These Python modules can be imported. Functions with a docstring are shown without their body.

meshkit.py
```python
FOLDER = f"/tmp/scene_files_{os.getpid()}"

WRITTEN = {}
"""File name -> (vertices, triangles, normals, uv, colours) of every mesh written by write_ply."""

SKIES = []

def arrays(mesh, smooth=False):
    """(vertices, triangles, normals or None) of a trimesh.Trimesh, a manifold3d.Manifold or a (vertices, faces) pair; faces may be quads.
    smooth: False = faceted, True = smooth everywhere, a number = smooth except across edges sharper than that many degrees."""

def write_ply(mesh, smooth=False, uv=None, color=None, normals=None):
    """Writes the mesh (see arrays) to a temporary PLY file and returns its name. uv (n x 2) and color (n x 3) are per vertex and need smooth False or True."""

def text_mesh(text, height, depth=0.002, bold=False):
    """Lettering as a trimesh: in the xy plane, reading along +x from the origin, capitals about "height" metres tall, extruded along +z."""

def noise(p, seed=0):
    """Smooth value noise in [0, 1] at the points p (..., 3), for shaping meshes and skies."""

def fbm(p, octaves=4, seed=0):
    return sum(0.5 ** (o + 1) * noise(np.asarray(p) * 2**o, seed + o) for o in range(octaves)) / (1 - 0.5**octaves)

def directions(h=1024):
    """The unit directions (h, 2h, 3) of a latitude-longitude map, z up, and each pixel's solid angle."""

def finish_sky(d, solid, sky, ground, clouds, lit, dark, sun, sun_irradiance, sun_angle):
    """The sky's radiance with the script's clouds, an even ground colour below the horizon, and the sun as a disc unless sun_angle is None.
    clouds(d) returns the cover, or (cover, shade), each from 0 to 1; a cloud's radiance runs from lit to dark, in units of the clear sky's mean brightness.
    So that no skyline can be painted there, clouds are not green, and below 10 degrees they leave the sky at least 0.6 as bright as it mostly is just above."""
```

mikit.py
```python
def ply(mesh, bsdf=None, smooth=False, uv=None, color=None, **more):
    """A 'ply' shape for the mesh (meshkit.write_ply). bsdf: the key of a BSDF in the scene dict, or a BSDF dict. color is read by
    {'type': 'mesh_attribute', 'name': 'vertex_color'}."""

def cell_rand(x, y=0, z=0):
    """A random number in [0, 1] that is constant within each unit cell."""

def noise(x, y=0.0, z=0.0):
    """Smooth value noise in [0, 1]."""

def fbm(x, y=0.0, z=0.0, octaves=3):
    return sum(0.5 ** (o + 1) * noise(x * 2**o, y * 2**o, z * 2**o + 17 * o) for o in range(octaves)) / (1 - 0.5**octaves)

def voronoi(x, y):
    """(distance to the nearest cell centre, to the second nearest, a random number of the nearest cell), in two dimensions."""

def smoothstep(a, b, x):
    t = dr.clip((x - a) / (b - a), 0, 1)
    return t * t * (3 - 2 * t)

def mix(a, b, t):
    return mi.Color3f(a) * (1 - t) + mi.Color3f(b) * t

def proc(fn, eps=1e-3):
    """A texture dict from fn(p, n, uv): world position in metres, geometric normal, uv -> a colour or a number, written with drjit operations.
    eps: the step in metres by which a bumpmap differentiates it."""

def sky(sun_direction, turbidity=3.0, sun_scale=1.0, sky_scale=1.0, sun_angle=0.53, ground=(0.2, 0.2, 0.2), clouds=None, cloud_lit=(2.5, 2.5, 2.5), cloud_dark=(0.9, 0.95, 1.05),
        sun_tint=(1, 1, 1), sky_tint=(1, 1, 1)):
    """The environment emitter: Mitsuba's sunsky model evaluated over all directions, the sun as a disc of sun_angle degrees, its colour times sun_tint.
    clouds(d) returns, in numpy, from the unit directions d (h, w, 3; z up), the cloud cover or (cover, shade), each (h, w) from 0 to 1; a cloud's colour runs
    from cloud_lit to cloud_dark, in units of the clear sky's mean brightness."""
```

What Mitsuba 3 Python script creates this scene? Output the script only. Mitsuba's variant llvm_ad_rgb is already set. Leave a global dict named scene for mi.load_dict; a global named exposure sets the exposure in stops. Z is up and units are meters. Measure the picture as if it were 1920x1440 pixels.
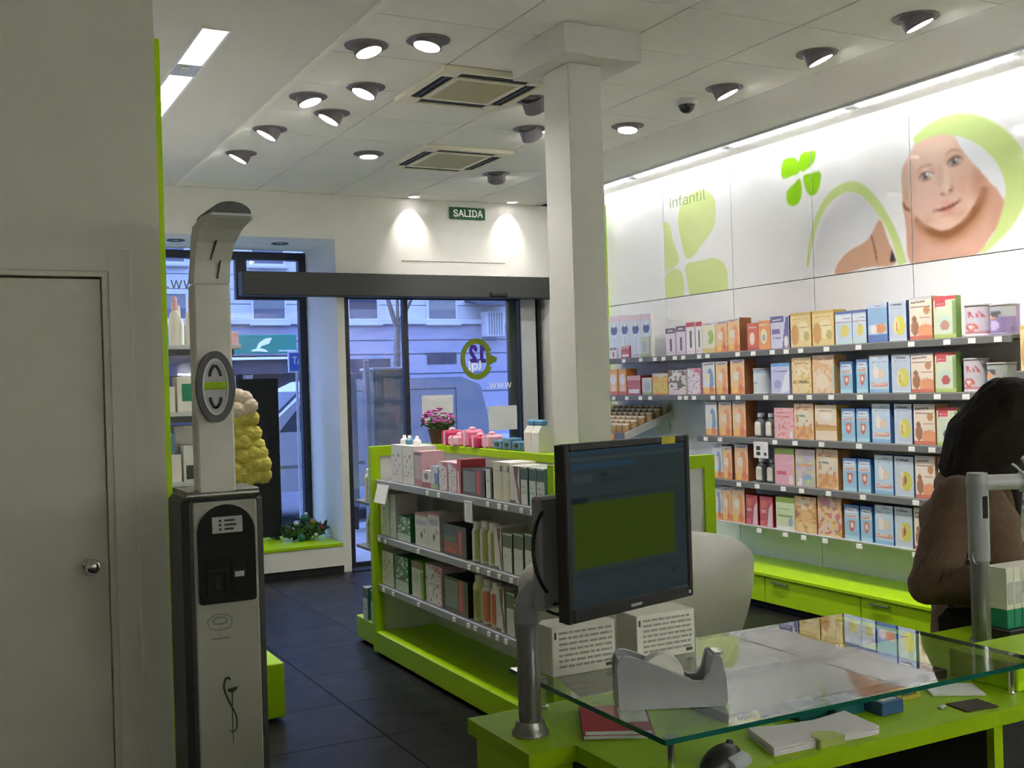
import math, random
import numpy as np, trimesh, mitsuba as mi, drjit as dr
import mikit, meshkit, manifold3d
from mikit import noise, fbm, smoothstep, mix
from shapely.geometry import Polygon, Point
import shapely
random.seed(7); np.random.seed(7)
T4 = mi.ScalarTransform4f
scene = {'type': 'scene'}
labels = {}

# ------------------------------------------------------------------ camera, sky, exposure
_yaw, _roll = math.radians(27.6), math.radians(1.7)
_fwd = np.array([math.sin(_yaw), math.cos(_yaw), 0.0])
_r0 = np.array([math.cos(_yaw), -math.sin(_yaw), 0.0])
_up = math.cos(_roll) * np.array([0, 0, 1.0]) + math.sin(_roll) * _r0
EYE = np.array([0, 0, 1.6])
scene['camera'] = {'type': 'perspective', 'fov': 2 * math.degrees(math.atan(960 / 2070)), 'fov_axis': 'x', 'near_clip': 0.05, 'far_clip': 300.0,
                   'to_world': T4().look_at(origin=EYE.tolist(), target=(EYE + _fwd).tolist(), up=_up.tolist())}
exposure = 4.0
UNIT = 2.0 ** -exposure             # lamp values below are given for exposure 0
SPOT, BEAM, SCALLOP, TUBE, LAMP, FRONT_L, FRONT_R = 25.0, 3.7, 12.0, 40.0, 3.0, 5.0, 64.0      # lamp radiances
scene['sky'] = {**mikit.sky((0.3, -0.4, 0.5), turbidity=4, sun_scale=0.0, sky_scale=UNIT, ground=(0.12, 0.13, 0.15),
                clouds=lambda d: np.ones(d.shape[:2]), cloud_lit=(12.0, 19.0, 50.0), cloud_dark=(11.5, 18.0, 48.0)), 'sampling_weight': 8.0}

# ------------------------------------------------------------------ helpers
def S(r, g=None, b=None):
    """sRGB 0-255 to linear."""
    c = np.array([r, g, b] if g is not None else ([r] * 3 if np.isscalar(r) else r), float) / 255
    return np.where(c < 0.04045, c / 12.92, ((c + 0.055) / 1.055) ** 2.4)
def rgb(*c): return {'type': 'rgb', 'value': [float(x) for x in c]}
def srgb(*c): return rgb(*S(*c))
def mat(key, base, rough=0.5, **kw):
    b = base if isinstance(base, dict) else rgb(*base)
    scene['look_' + key] = {'type': 'twosided', 'bsdf': {'type': 'principled', 'base_color': b, 'roughness': rough, **kw}}
_used = {}
def numbered(name):
    n = _used.get(name, 0); _used[name] = n + 1
    return name if n == 0 else f'{name}_{n:03d}'
def part(parent, name): return numbered(f'{parent}__{name}')
def ply(mesh, bsdf, **kw): return mikit.ply(mesh, 'look_' + bsdf, **kw)
def put(key, mesh, bsdf, smooth=False, **kw):
    scene[key] = ply(mesh, bsdf, smooth=smooth, **kw); return key
def add(parent, name, mesh, bsdf, smooth=False, label=None, **kw):
    k = part(parent, name); put(k, mesh, bsdf, smooth, **kw)
    if label: labels[k] = {'label': label}
    return k
def thing(name, label, cat, group=None, kind=None):
    k = numbered(name); tag(k, label, cat, group, kind); return k
def tag(k, label, cat, group=None, kind=None):
    labels[k] = {'label': label, 'category': cat}
    if group: labels[k]['group'] = group
    if kind: labels[k]['kind'] = kind
    return k
def struct(name, label, cat):
    return thing(name, label, cat, kind='structure')
def copy(d, T): return {**d, 'to_world': T}

cat_ = trimesh.util.concatenate
def bx(x0, x1, y0, y1, z0, z1, b=0.0):
    lo = np.minimum([x0, y0, z0], [x1, y1, z1]); hi = np.maximum([x0, y0, z0], [x1, y1, z1])
    if b <= 0:
        m = trimesh.creation.box(extents=hi - lo); m.apply_translation((lo + hi) / 2); return m
    b = min(b, (hi - lo).min() * 0.45); c, h = (lo + hi) / 2, (hi - lo) / 2; P = []
    for s in np.ndindex(2, 2, 2):
        s = np.array(s) * 2 - 1
        for k in range(3):
            q = h - b; q[k] = h[k]; P.append(c + s * q)
    return trimesh.Trimesh(P).convex_hull
def cyl(p0, p1, r0, r1=None, n=24, cap=True):
    r1 = r0 if r1 is None else r1
    p0, p1 = np.array(p0, float), np.array(p1, float); t = p1 - p0; t /= np.linalg.norm(t)
    a = np.cross(t, [0, 0, 1.0] if abs(t[2]) < 0.9 else [1.0, 0, 0]); a /= np.linalg.norm(a); b = np.cross(t, a)
    w = np.arange(n) * 2 * np.pi / n; ring = np.cos(w)[:, None] * a + np.sin(w)[:, None] * b
    v = np.vstack([p0 + r0 * ring, p1 + r1 * ring, p0, p1]); i = np.arange(n); j = (i + 1) % n
    f = [np.c_[i, j, j + n], np.c_[i, j + n, i + n]]
    if cap: f += [np.c_[j, i, np.full(n, 2 * n)], np.c_[i + n, j + n, np.full(n, 2 * n + 1)]]
    return trimesh.Trimesh(v, np.vstack(f), process=False)
def lathe(profile, n=28, at=(0, 0, 0)):
    m = trimesh.creation.revolve(np.array(profile, float), sections=n); m.apply_translation(at); return m
def tube(P, r, n=10):
    P = np.array(P, float); t = np.gradient(P, axis=0); t /= np.linalg.norm(t, axis=1, keepdims=True)
    ref = np.array([0, 0, 1.0]) if abs(t[:, 2]).mean() < 0.8 else np.array([1.0, 0, 0])
    a = np.cross(t, ref); a /= np.linalg.norm(a, axis=1, keepdims=True) + 1e-9; b = np.cross(t, a)
    w = np.arange(n) * 2 * np.pi / n; R = np.broadcast_to(r, (len(P),))
    v = P[:, None] + R[:, None, None] * (np.cos(w)[None, :, None] * a[:, None] + np.sin(w)[None, :, None] * b[:, None])
    f = []
    for i in range(len(P) - 1):
        for j in range(n):
            k = (j + 1) % n; f += [[i * n + j, i * n + k, (i + 1) * n + k], [i * n + j, (i + 1) * n + k, (i + 1) * n + j]]
    m = v.reshape(-1, 3); e = len(m)
    for j in range(n):
        k = (j + 1) % n; f += [[k, j, e], [(len(P) - 1) * n + j, (len(P) - 1) * n + k, e + 1]]
    return trimesh.Trimesh(np.vstack([m, P[0], P[-1]]), f, process=False)
def smoothpath(P, n=24):
    from scipy.interpolate import CubicSpline
    P = np.array(P, float); s = np.r_[0, np.cumsum(np.linalg.norm(np.diff(P, axis=0), axis=1))]
    return CubicSpline(s, P)(np.linspace(0, s[-1], n))
def prism(poly, d0, d1, axis):
    """Extrude a 2-D outline along an axis: 'x' -> outline in (y, z), 'y' -> (x, z), 'z' -> (x, y)."""
    g = poly if hasattr(poly, 'geom_type') else Polygon(poly)
    m = trimesh.creation.extrude_polygon(g, abs(d1 - d0), engine='earcut'); v = np.array(m.vertices); v[:, 2] += min(d0, d1)
    m = trimesh.Trimesh({'z': v, 'x': v[:, [2, 0, 1]], 'y': v[:, [0, 2, 1]]}[axis], m.faces, process=False)
    if axis == 'y': m.invert()
    return m
def ball(c, r, n=2, s=(1, 1, 1)):
    m = trimesh.creation.icosphere(subdivisions=n, radius=1.0); m.apply_scale(np.array(s) * r); m.apply_translation(c); return m
def hull(*ms): return trimesh.Trimesh(np.vstack([np.array(m.vertices) if hasattr(m, 'vertices') else np.array(m) for m in ms])).convex_hull
def moved(m, t=(0, 0, 0), rz=0.0, ry=0.0, rx=0.0):
    m = m.copy()
    for ang, ax in ((rx, [1, 0, 0]), (ry, [0, 1, 0]), (rz, [0, 0, 1])):
        if ang: m.apply_transform(trimesh.transformations.rotation_matrix(ang, ax))
    m.apply_translation(t); return m
def frame_rect(x0, x1, z0, z1, w, y0, y1):
    return cat_([bx(x0, x0 + w, y0, y1, z0, z1), bx(x1 - w, x1, y0, y1, z0, z1), bx(x0 + w, x1 - w, y0, y1, z0, z0 + w), bx(x0 + w, x1 - w, y0, y1, z1 - w, z1)])

# ------------------------------------------------------------------ materials
def speck(c, amp, sc):
    c = [float(x) for x in c]
    def fn(p, n, uv):
        t = fbm(p.x * sc, p.y * sc, p.z * sc) - 0.5
        return mi.Color3f(c) * (1 + amp * t)
    return mikit.proc(fn)
mat('wall_paint', speck((0.74, 0.73, 0.67), 0.05, 3.0), 0.85, specular=0.2)
mat('partition_paint', speck((0.66, 0.65, 0.56), 0.05, 3.0), 0.75, specular=0.2)
mat('ceiling_paint', (0.62, 0.61, 0.58), 0.9, specular=0.15)
mat('tile_paint', speck((0.70, 0.69, 0.65), 0.06, 6.0), 0.9, specular=0.15)
mat('joint_dark', (0.06, 0.06, 0.055), 0.9)
mat('joint_grey', (0.22, 0.21, 0.19), 0.9)
mat('panel_gloss', (0.80, 0.80, 0.79), 0.06, specular=0.15)
mat('panel_print', {'type': 'mesh_attribute', 'name': 'vertex_color'}, 0.06, specular=0.15)
mat('print', {'type': 'mesh_attribute', 'name': 'vertex_color'}, 0.35, specular=0.5)
mat('lime', (0.38, 0.60, 0.009), 0.30, specular=0.18)
mat('lime_matt', (0.30, 0.48, 0.008), 0.45, specular=0.12)
mat('kiosk_white_shaded', (0.46, 0.455, 0.40), 0.6, specular=0.2)  # same white as the post, darkened to stand in for light falloff
mat('column_paint', (0.58, 0.57, 0.53), 0.8, specular=0.2)
mat('screen_face', (0.004, 0.004, 0.004), 0.6, specular=0.08)
mat('white_plastic', (0.72, 0.72, 0.69), 0.4)
mat('ivory_plastic', (0.70, 0.66, 0.52), 0.5)
mat('beige_grille', (0.42, 0.38, 0.25), 0.8)
mat('grey_plastic', (0.33, 0.34, 0.36), 0.4)
mat('light_grey', (0.50, 0.51, 0.52), 0.35)
mat('shelf_grey', (0.16, 0.16, 0.155), 0.45)
mat('dark_grey', (0.045, 0.045, 0.05), 0.45)
mat('black_plastic', (0.012, 0.012, 0.014), 0.35)
mat('black_matt', (0.01, 0.01, 0.011), 0.8)
mat('beam_dark', (0.035, 0.037, 0.035), 0.5)
mat('frame_dark', (0.012, 0.014, 0.02), 0.4)
mat('steel', (0.26, 0.26, 0.25), 0.30, metallic=0.85)
mat('console_dark', (0.012, 0.012, 0.013), 0.5, specular=0.2)
mat('chrome', (0.75, 0.75, 0.75), 0.12, metallic=1.0)
mat('housing', (0.17, 0.155, 0.17), 0.5)
mat('paper', (0.72, 0.72, 0.72), 0.8)
mat('paper_lilac', (0.66, 0.61, 0.65), 0.8)
mat('tagpaper', (0.85, 0.85, 0.82), 0.7)
mat('band_green', (0.36, 0.42, 0.10), 0.5)
mat('red_card', (0.42, 0.02, 0.03), 0.5)
mat('ink', (0.05, 0.05, 0.045), 0.8)
mat('ink_grey', (0.28, 0.28, 0.24), 0.8)
mat('teal_card', (0.01, 0.10, 0.12), 0.4)
mat('blue_card', (0.03, 0.09, 0.22), 0.4)
mat('brown_pad', (0.06, 0.04, 0.035), 0.8)
mat('green_sign', (0.005, 0.085, 0.03), 0.5)
mat('green_paint', (0.01, 0.22, 0.12), 0.5)
mat('sign_white', (0.9, 0.9, 0.88), 0.6)
mat('logo_green', (0.13, 0.19, 0.006), 0.7)
mat('logo_purple', (0.05, 0.02, 0.26), 0.7)
mat('brown_coat', speck((0.10, 0.062, 0.036), 0.5, 60.0), 0.9, sheen=0.3)
mat('dark_cloth', (0.012, 0.010, 0.010), 0.9)
mat('trouser', (0.018, 0.018, 0.022), 0.9)
mat('hair', speck((0.012, 0.008, 0.006), 0.8, 90.0), 0.7, specular=0.15)
mat('skin', (0.42, 0.24, 0.16), 0.5)
mat('shoe', (0.01, 0.01, 0.01), 0.4)
mat('gold', (0.6, 0.42, 0.12), 0.3, metallic=0.7)
mat('yellow_net', speck((0.46, 0.40, 0.07), 0.7, 40.0), 0.8)
mat('cream_net', (0.55, 0.47, 0.36), 0.8)
mat('white_shell', (0.60, 0.57, 0.53), 0.35)
mat('van_paint', (0.62, 0.63, 0.64), 0.25, clearcoat=0.5)
mat('van_glass', (0.05, 0.07, 0.10), 0.1)
mat('rubber', (0.015, 0.015, 0.015), 0.8)
mat('facade_upper', speck((0.60, 0.58, 0.52), 0.12, 1.5), 0.9)
mat('facade_lower', speck((0.36, 0.34, 0.36), 0.15, 2.0), 0.9)
mat('facade_dark', (0.05, 0.05, 0.06), 0.7)
mat('window_grey', (0.16, 0.15, 0.15), 0.3)
mat('bark', speck((0.40, 0.34, 0.28), 0.6, 20.0), 0.9)
mat('concrete', speck((0.24, 0.24, 0.20), 0.3, 6.0), 0.9)
mat('asphalt', speck((0.10, 0.10, 0.105), 0.3, 9.0), 0.9)
mat('pavement', speck((0.30, 0.30, 0.31), 0.2, 5.0), 0.85)
mat('taxi_blue', (0.01, 0.12, 0.60), 0.5)
mat('petal', speck((0.38, 0.08, 0.30), 0.6, 70.0), 0.7)
mat('leaf_green', speck((0.04, 0.10, 0.02), 0.6, 60.0), 0.6)
mat('terracotta', (0.12, 0.06, 0.04), 0.8)
mat('pink_wrap', (0.75, 0.22, 0.34), 0.35)
mat('pink_pale', (0.80, 0.45, 0.52), 0.4)
mat('red_wrap', (0.55, 0.02, 0.10), 0.35)
mat('blue_clear', (0.10, 0.24, 0.36), 0.2)
mat('bag_white', (0.78, 0.76, 0.68), 0.6)
mat('cap_blue', (0.10, 0.28, 0.46), 0.5)
mat('bauble_teal', (0.02, 0.14, 0.11), 0.2)
mat('bauble_gold', (0.35, 0.22, 0.03), 0.25, metallic=0.5)
mat('bauble_silver', (0.55, 0.55, 0.52), 0.2, metallic=0.6)
mat('bauble_red', (0.20, 0.03, 0.02), 0.25)
mat('jar_food', (0.42, 0.27, 0.12), 0.2)
mat('jar_lid', (0.75, 0.68, 0.55), 0.35)
mat('orange_label', (0.75, 0.34, 0.08), 0.6)
mat('yellow_label', (0.40, 0.34, 0.02), 0.6)
mat('glass_edge', (0.005, 0.10, 0.06), 0.1)
scene['look_pane_glass'] = {'type': 'thindielectric', 'int_ior': 1.52}
scene['look_shelf_glass'] = {'type': 'thindielectric', 'int_ior': 1.52, 'specular_transmittance': rgb(0.80, 0.88, 0.82)}
def floor_fn(p, n, uv):
    t = fbm(p.x * 9, p.y * 9, 0.0, 4); c = mikit.cell_rand(dr.floor(p.x / 0.6), dr.floor(p.y / 0.6))
    return mix((0.008, 0.0075, 0.007), (0.019, 0.018, 0.017), t) * (0.85 + 0.3 * c)
scene['look_slate'] = {'type': 'twosided', 'bsdf': {'type': 'bumpmap', 'arbitrary': mikit.proc(lambda p, n, uv: fbm(p.x * 25, p.y * 25, 0.0, 3)), 'scale': 0.002,
                  'nested': {'type': 'principled', 'base_color': mikit.proc(floor_fn), 'roughness': 0.38, 'specular': 0.12}}}
def emit(L, tint=(1, 1, 1), w=1.0): return {'type': 'area', 'radiance': rgb(*(UNIT * L * np.array(tint))), 'sampling_weight': float(w)}

# ------------------------------------------------------------------ the room shell
H, YB, XR = 3.30, 9.25, 5.50           # ceiling height, inside of the shop front, right wall
fl = struct('floor', 'dark slate tiled shop floor', 'floor')
put(part(fl, 'bed'), bx(-3.2, 5.7, -2.2, 9.45, -0.06, -0.006), 'joint_dark')
tile = ply(bx(0.002, 0.598, 0.002, 0.598, -0.03, 0.0, 0.002), 'slate')
for i in range(-5, 10):
    for j in range(-3, 16):
        x, y = i * 0.6, j * 0.6
        if x < -3.1 or x + 0.6 > 5.6 or y < -2.1 or y + 0.6 > 9.7: continue
        scene[part(fl, 'tile')] = copy(tile, T4().translate([x, y, 0]))

ce = struct('ceiling', 'white suspended ceiling of square tiles with plain plaster margins', 'ceiling')
add(ce, 'plaster_margin', bx(-3.2, 1.80, -2.2, YB, H, H + 0.06), 'ceiling_paint', label='plain plaster margin left of the tiles')
add(ce, 'plaster_margin', bx(4.45, 5.13, -2.2, YB, H, H + 0.06), 'ceiling_paint', label='plain plaster margin beside the light slot')
add(ce, 'plaster_margin', bx(5.28, 5.7, -2.2, YB, H, H + 0.06), 'ceiling_paint', label='plaster strip between light slot and wall')
add(ce, 'slot_lid', bx(5.13, 5.28, -2.2, YB, H + 0.09, H + 0.12), 'white_plastic', label='inside of the light slot')
add(ce, 'backing', bx(1.79, 4.46, -2.2, YB, H + 0.02, H + 0.06), 'joint_grey')
add(ce, 'edge_trim', bx(1.775, 1.805, -2.2, YB, H - 0.012, H + 0.01, 0.003), 'wall_paint', label='white trim along the tile edge')
xs = [1.805, 2.45, 3.11, 3.78, 4.45]; ys = [4.09 + 0.61 * k for k in range(-10, 9)] + [YB]
for i in range(len(xs) - 1):
    for j in range(len(ys) - 1):
        add(ce, 'tile', bx(xs[i] + .004, xs[i + 1] - .004, ys[j] + .004, ys[j + 1] - .004, H, H + 0.02, 0.003), 'tile_paint')

wl = struct('wall_left', 'white wall at the far left of the shop', 'wall'); put(wl, bx(-3.2, -3.1, -2.2, YB, 0, H), 'wall_paint')
wr = struct('wall_rear', 'white wall behind the counter', 'wall'); put(wr, bx(-3.2, 5.7, -2.2, -2.1, 0, H), 'wall_paint')

# partition with the office door
PY = 4.18
pw = struct('wall_partition', 'cream partition wall around the office door at left', 'wall')
X0, X1, ZT = -0.33, 0.565, 2.05
add(pw, 'face', cat_([bx(-3.1, X0, PY, PY + .10, 0, H), bx(X1, 0.745, PY, PY + .10, 0, H), bx(X0, X1, PY, PY + .10, ZT, H)]), 'partition_paint')
add(pw, 'architrave', cat_([bx(X1 - .005, X1 + .075, PY - .012, PY, 0, ZT + .075, .003), bx(X0 - .075, X0 + .005, PY - .012, PY, 0, ZT + .075, .003), bx(X0, X1, PY - .012, PY, ZT - .005, ZT + .075, .003)]), 'partition_paint', label='raised cream door surround')
add(pw, 'jamb', cat_([bx(X1 - .025, X1, PY - .006, PY + .1, 0, ZT), bx(X0, X0 + .025, PY - .006, PY + .1, 0, ZT), bx(X0 + .025, X1 - .025, PY - .006, PY + .1, ZT - .022, ZT)]), 'partition_paint')
dk = struct('door_1', 'cream flush office door with a round metal knob', 'door')
add(dk, 'leaf', bx(X0 + .028, X1 - .028, PY + .012, PY + .055, 0.01, ZT - .03, .002), 'partition_paint')
kx, kz = 0.478, 1.0
add(dk, 'handle', cat_([cyl((kx, PY + .012, kz), (kx, PY + .004, kz), .029), cyl((kx, PY + .004, kz), (kx, PY - .035, kz), .011), ball((kx, PY - .045, kz), .027, 3, (1, .75, 1))]), 'chrome', 40, label='round brushed metal knob')
# return of the partition towards the shop front, and the wall behind the display unit
pr = struct('wall_side', 'white wall behind the left display shelving', 'wall')
put(pr, bx(0.60, 0.70, PY + .10, YB + 1.0, 0, H), 'wall_paint')

# shop front wall with window bay and doorway
wb = struct('wall_front', 'white shop front wall above the window and the entrance', 'wall')
WX0, WX1, WZ0, WZ1 = 0.70, 3.19, 0.26, 2.91            # window bay
DX0, DX1, DZ = 3.20, 5.26, 2.60                         # doorway
add(wb, 'lintel', bx(0.6, 3.19, YB, YB + .9, WZ1, H), 'wall_paint')
add(wb, 'lintel', bx(3.19, 5.7, YB, YB + .12, DZ, H), 'wall_paint')
add(wb, 'joint_bead', bx(3.75, 4.80, YB - .004, YB, 2.735, 2.742), 'joint_grey', label='thin horizontal joint line')
add(wb, 'pier', bx(3.13, 3.20, YB, YB + .95, 0.0, WZ1), 'wall_paint', label='white reveal between window and entrance')
add(wb, 'pier', bx(5.26, 5.7, YB, YB + .6, 0, DZ), 'wall_paint', label='white pier right of the entrance')
add(wb, 'parapet', bx(0.6, 3.13, YB, YB + .95, 0.06, WZ0 - .03), 'wall_paint', label='low white wall under the display window')
add(wb, 'plinth', bx(0.6, 3.20, YB + .01, YB + .93, 0, 0.06), 'black_matt', label='black plinth')
add(wb, 'bay_board', bx(0.7, 3.12, YB - .01, YB + .95, WZ0 - .03, WZ0, .004), 'lime', label='lime green display window board')
for x in (1.85, 2.75):
    k = thing('recessed_light_ring', 'unlit dark ring light in the window bay ceiling, %s' % ('behind the scale post' if x < 2 else 'right of the scale post'), 'light')
    put(k, cat_([lathe([(.05, 0), (.075, 0), (.075, .008), (.05, .008), (.05, 0)], 28, (x, YB + .38, WZ1 - .008))]), 'dark_grey', 40)
# window frame and pane
wf = struct('window_1', 'display window with dark metal frame', 'window')
GY = 10.15
add(wf, 'frame', frame_rect(0.7, 3.13, WZ0, WZ1 - .02, .07, GY - .03, GY + .05), 'frame_dark')
add(wf, 'mullion', bx(2.47, 2.57, GY - .03, GY + .05, 2.53, WZ1 - .09), 'frame_dark')
add(wf, 'transom', bx(2.47, 3.06, GY - .03, GY + .05, 2.45, 2.53), 'frame_dark')
add(wf, 'pane', trimesh.Trimesh([[.77, GY, .33], [3.06, GY, .33], [3.06, GY, 2.82], [.77, GY, 2.82]], [[0, 1, 2], [0, 2, 3]]), 'pane_glass')
# header beam of the sliding door
hb = struct('trim_1', 'long dark header box of the sliding entrance door', 'beam')
add(hb, 'case', bx(2.27, 5.25, YB - .16, YB - .02, 2.40, 2.60, .006), 'beam_dark')
add(hb, 'sensor', bx(4.55, 4.72, YB - .19, YB - .16, 2.41, 2.45, .006), 'black_plastic', label='small black door sensor')
# entrance: glazed sliding leaves
DY = 9.40
dd = struct('door_2', 'glazed sliding entrance door with thin dark frames', 'door')
add(dd, 'post', bx(3.215, 3.28, DY - .03, DY + .04, 0, 2.42), 'frame_dark')
add(dd, 'stile', bx(3.80, 3.845, DY - .03, DY + .03, 0, 2.42), 'frame_dark')
add(dd, 'rail', cat_([bx(3.28, 5.02, DY - .02, DY + .02, 0, .05), bx(3.28, 5.02, DY - .02, DY + .02, 2.40, 2.42)]), 'frame_dark')
add(dd, 'stile', bx(4.995, 5.015, DY - .02, DY + .02, 0, 2.42), 'frame_dark')
add(dd, 'jamb', bx(5.015, 5.17, DY - .04, DY + .03, 0, 2.45), 'light_grey', label='pale grey jamb right of the glass')
add(dd, 'post', bx(5.19, 5.225, DY - .05, DY + .03, 0, 2.45), 'frame_dark')
for a, b in ((3.28, 3.80), (3.845, 4.995)):
    add(dd, 'pane', trimesh.Trimesh([[a, DY, .05], [b, DY, .05], [b, DY, 2.40], [a, DY, 2.40]], [[0, 1, 2], [0, 2, 3]]), 'pane_glass')
add(wb, 'threshold', bx(3.2, 5.26, YB - .06, DY + .1, 0.0, 0.012), 'black_matt')
add(wb, 'outer_reveal', prism([(4.945, DY + .12), (5.255, DY + .75), (5.6, DY + .75), (5.3, DY + .12)], 0, 2.6, 'z'), 'facade_dark', label='dark outer reveal of the entrance')

# right wall with its glossy panels
wright = struct('wall_right', 'right wall clad in glossy white panels with a baby poster', 'wall')
add(wright, 'backing', bx(5.47, 5.7, -2.2, YB, 0, H), 'joint_dark')
XP = 5.46
def in_poly(P, y, z): return shapely.contains_xy(Polygon(P).buffer(0), y, z)
def spline_poly(P, n=60):
    from scipy.interpolate import CubicSpline
    P = np.array(P + [P[0]], float); s = np.r_[0, np.cumsum(np.linalg.norm(np.diff(P, axis=0), axis=1))]
    return CubicSpline(s, P, bc_type='periodic')(np.linspace(0, s[-1], n))[:-1]
def stroke(P, w):
    """a tapering stroke along a smooth path; w: widths at the path points"""
    Q = smoothpath(np.c_[P, w], 60); t = np.gradient(Q[:, :2], axis=0); t /= np.linalg.norm(t, axis=1, keepdims=True); n = np.c_[-t[:, 1], t[:, 0]]
    return np.vstack([Q[:, :2] + n * Q[:, 2:] / 2, (Q[:, :2] - n * Q[:, 2:] / 2)[::-1]])

from scipy.ndimage import gaussian_filter
# poster artwork, outlines as (y, z) in metres on the wall
A_SKIN = [(4.968, 2.969), (5.018, 2.905), (5.035, 2.803), (5.036, 2.661), (5.015, 2.53), (4.998, 2.309), (4.473, 2.29), (4.339, 2.425), (4.253, 2.538), (4.342, 2.653), (4.445, 2.768), (4.535, 2.87), (4.597, 2.965), (4.642, 3.036), (4.737, 3.056), (4.847, 3.047), (4.919, 3.026)]
A_TOWEL = [(4.642, 3.036), (4.504, 2.996), (4.346, 2.867), (4.253, 2.739), (4.233, 2.629), (4.253, 2.544), (4.342, 2.66), (4.444, 2.774), (4.535, 2.877), (4.597, 2.972)]
A_ARC = [(4.928, 3.037), (4.735, 3.088), (4.54, 3.055), (4.357, 2.943), (4.237, 2.796), (4.2, 2.647), (4.248, 2.494), (4.349, 2.365), (4.454, 2.288)]
A_FACE = [(4.973, 2.96), (4.995, 2.836), (4.983, 2.7), (4.936, 2.585), (4.831, 2.497), (4.718, 2.455), (4.599, 2.49), (4.496, 2.576), (4.447, 2.69), (4.466, 2.788), (4.547, 2.876), (4.605, 2.97), (4.65, 3.034), (4.798, 3.05), (4.911, 3.027)]
A_CHIN = [(4.937, 2.565), (4.831, 2.477), (4.687, 2.432), (4.568, 2.479), (4.474, 2.56), (4.429, 2.672)]
A_EYEL = [(4.844, 2.806)]
A_EYER = [(4.625, 2.856)]
A_NOSL = [(4.722, 2.677)]
A_NOSR = [(4.662, 2.689)]
A_NOSE = [(4.693, 2.711)]
A_BROWL = [(4.918, 2.849), (4.858, 2.874), (4.792, 2.868)]
A_BROWR = [(4.694, 2.905), (4.63, 2.927), (4.576, 2.904)]
A_MOUTH = [(4.778, 2.585), (4.71, 2.587), (4.65, 2.597), (4.602, 2.615)]
A_CHEEKL = [(4.853, 2.672)]
A_CHEEKR = [(4.544, 2.723)]
A_EAR = [(4.998, 2.769)]
A_EARSH = [(5.031, 2.681), (5.011, 2.637), (4.969, 2.617)]
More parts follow.
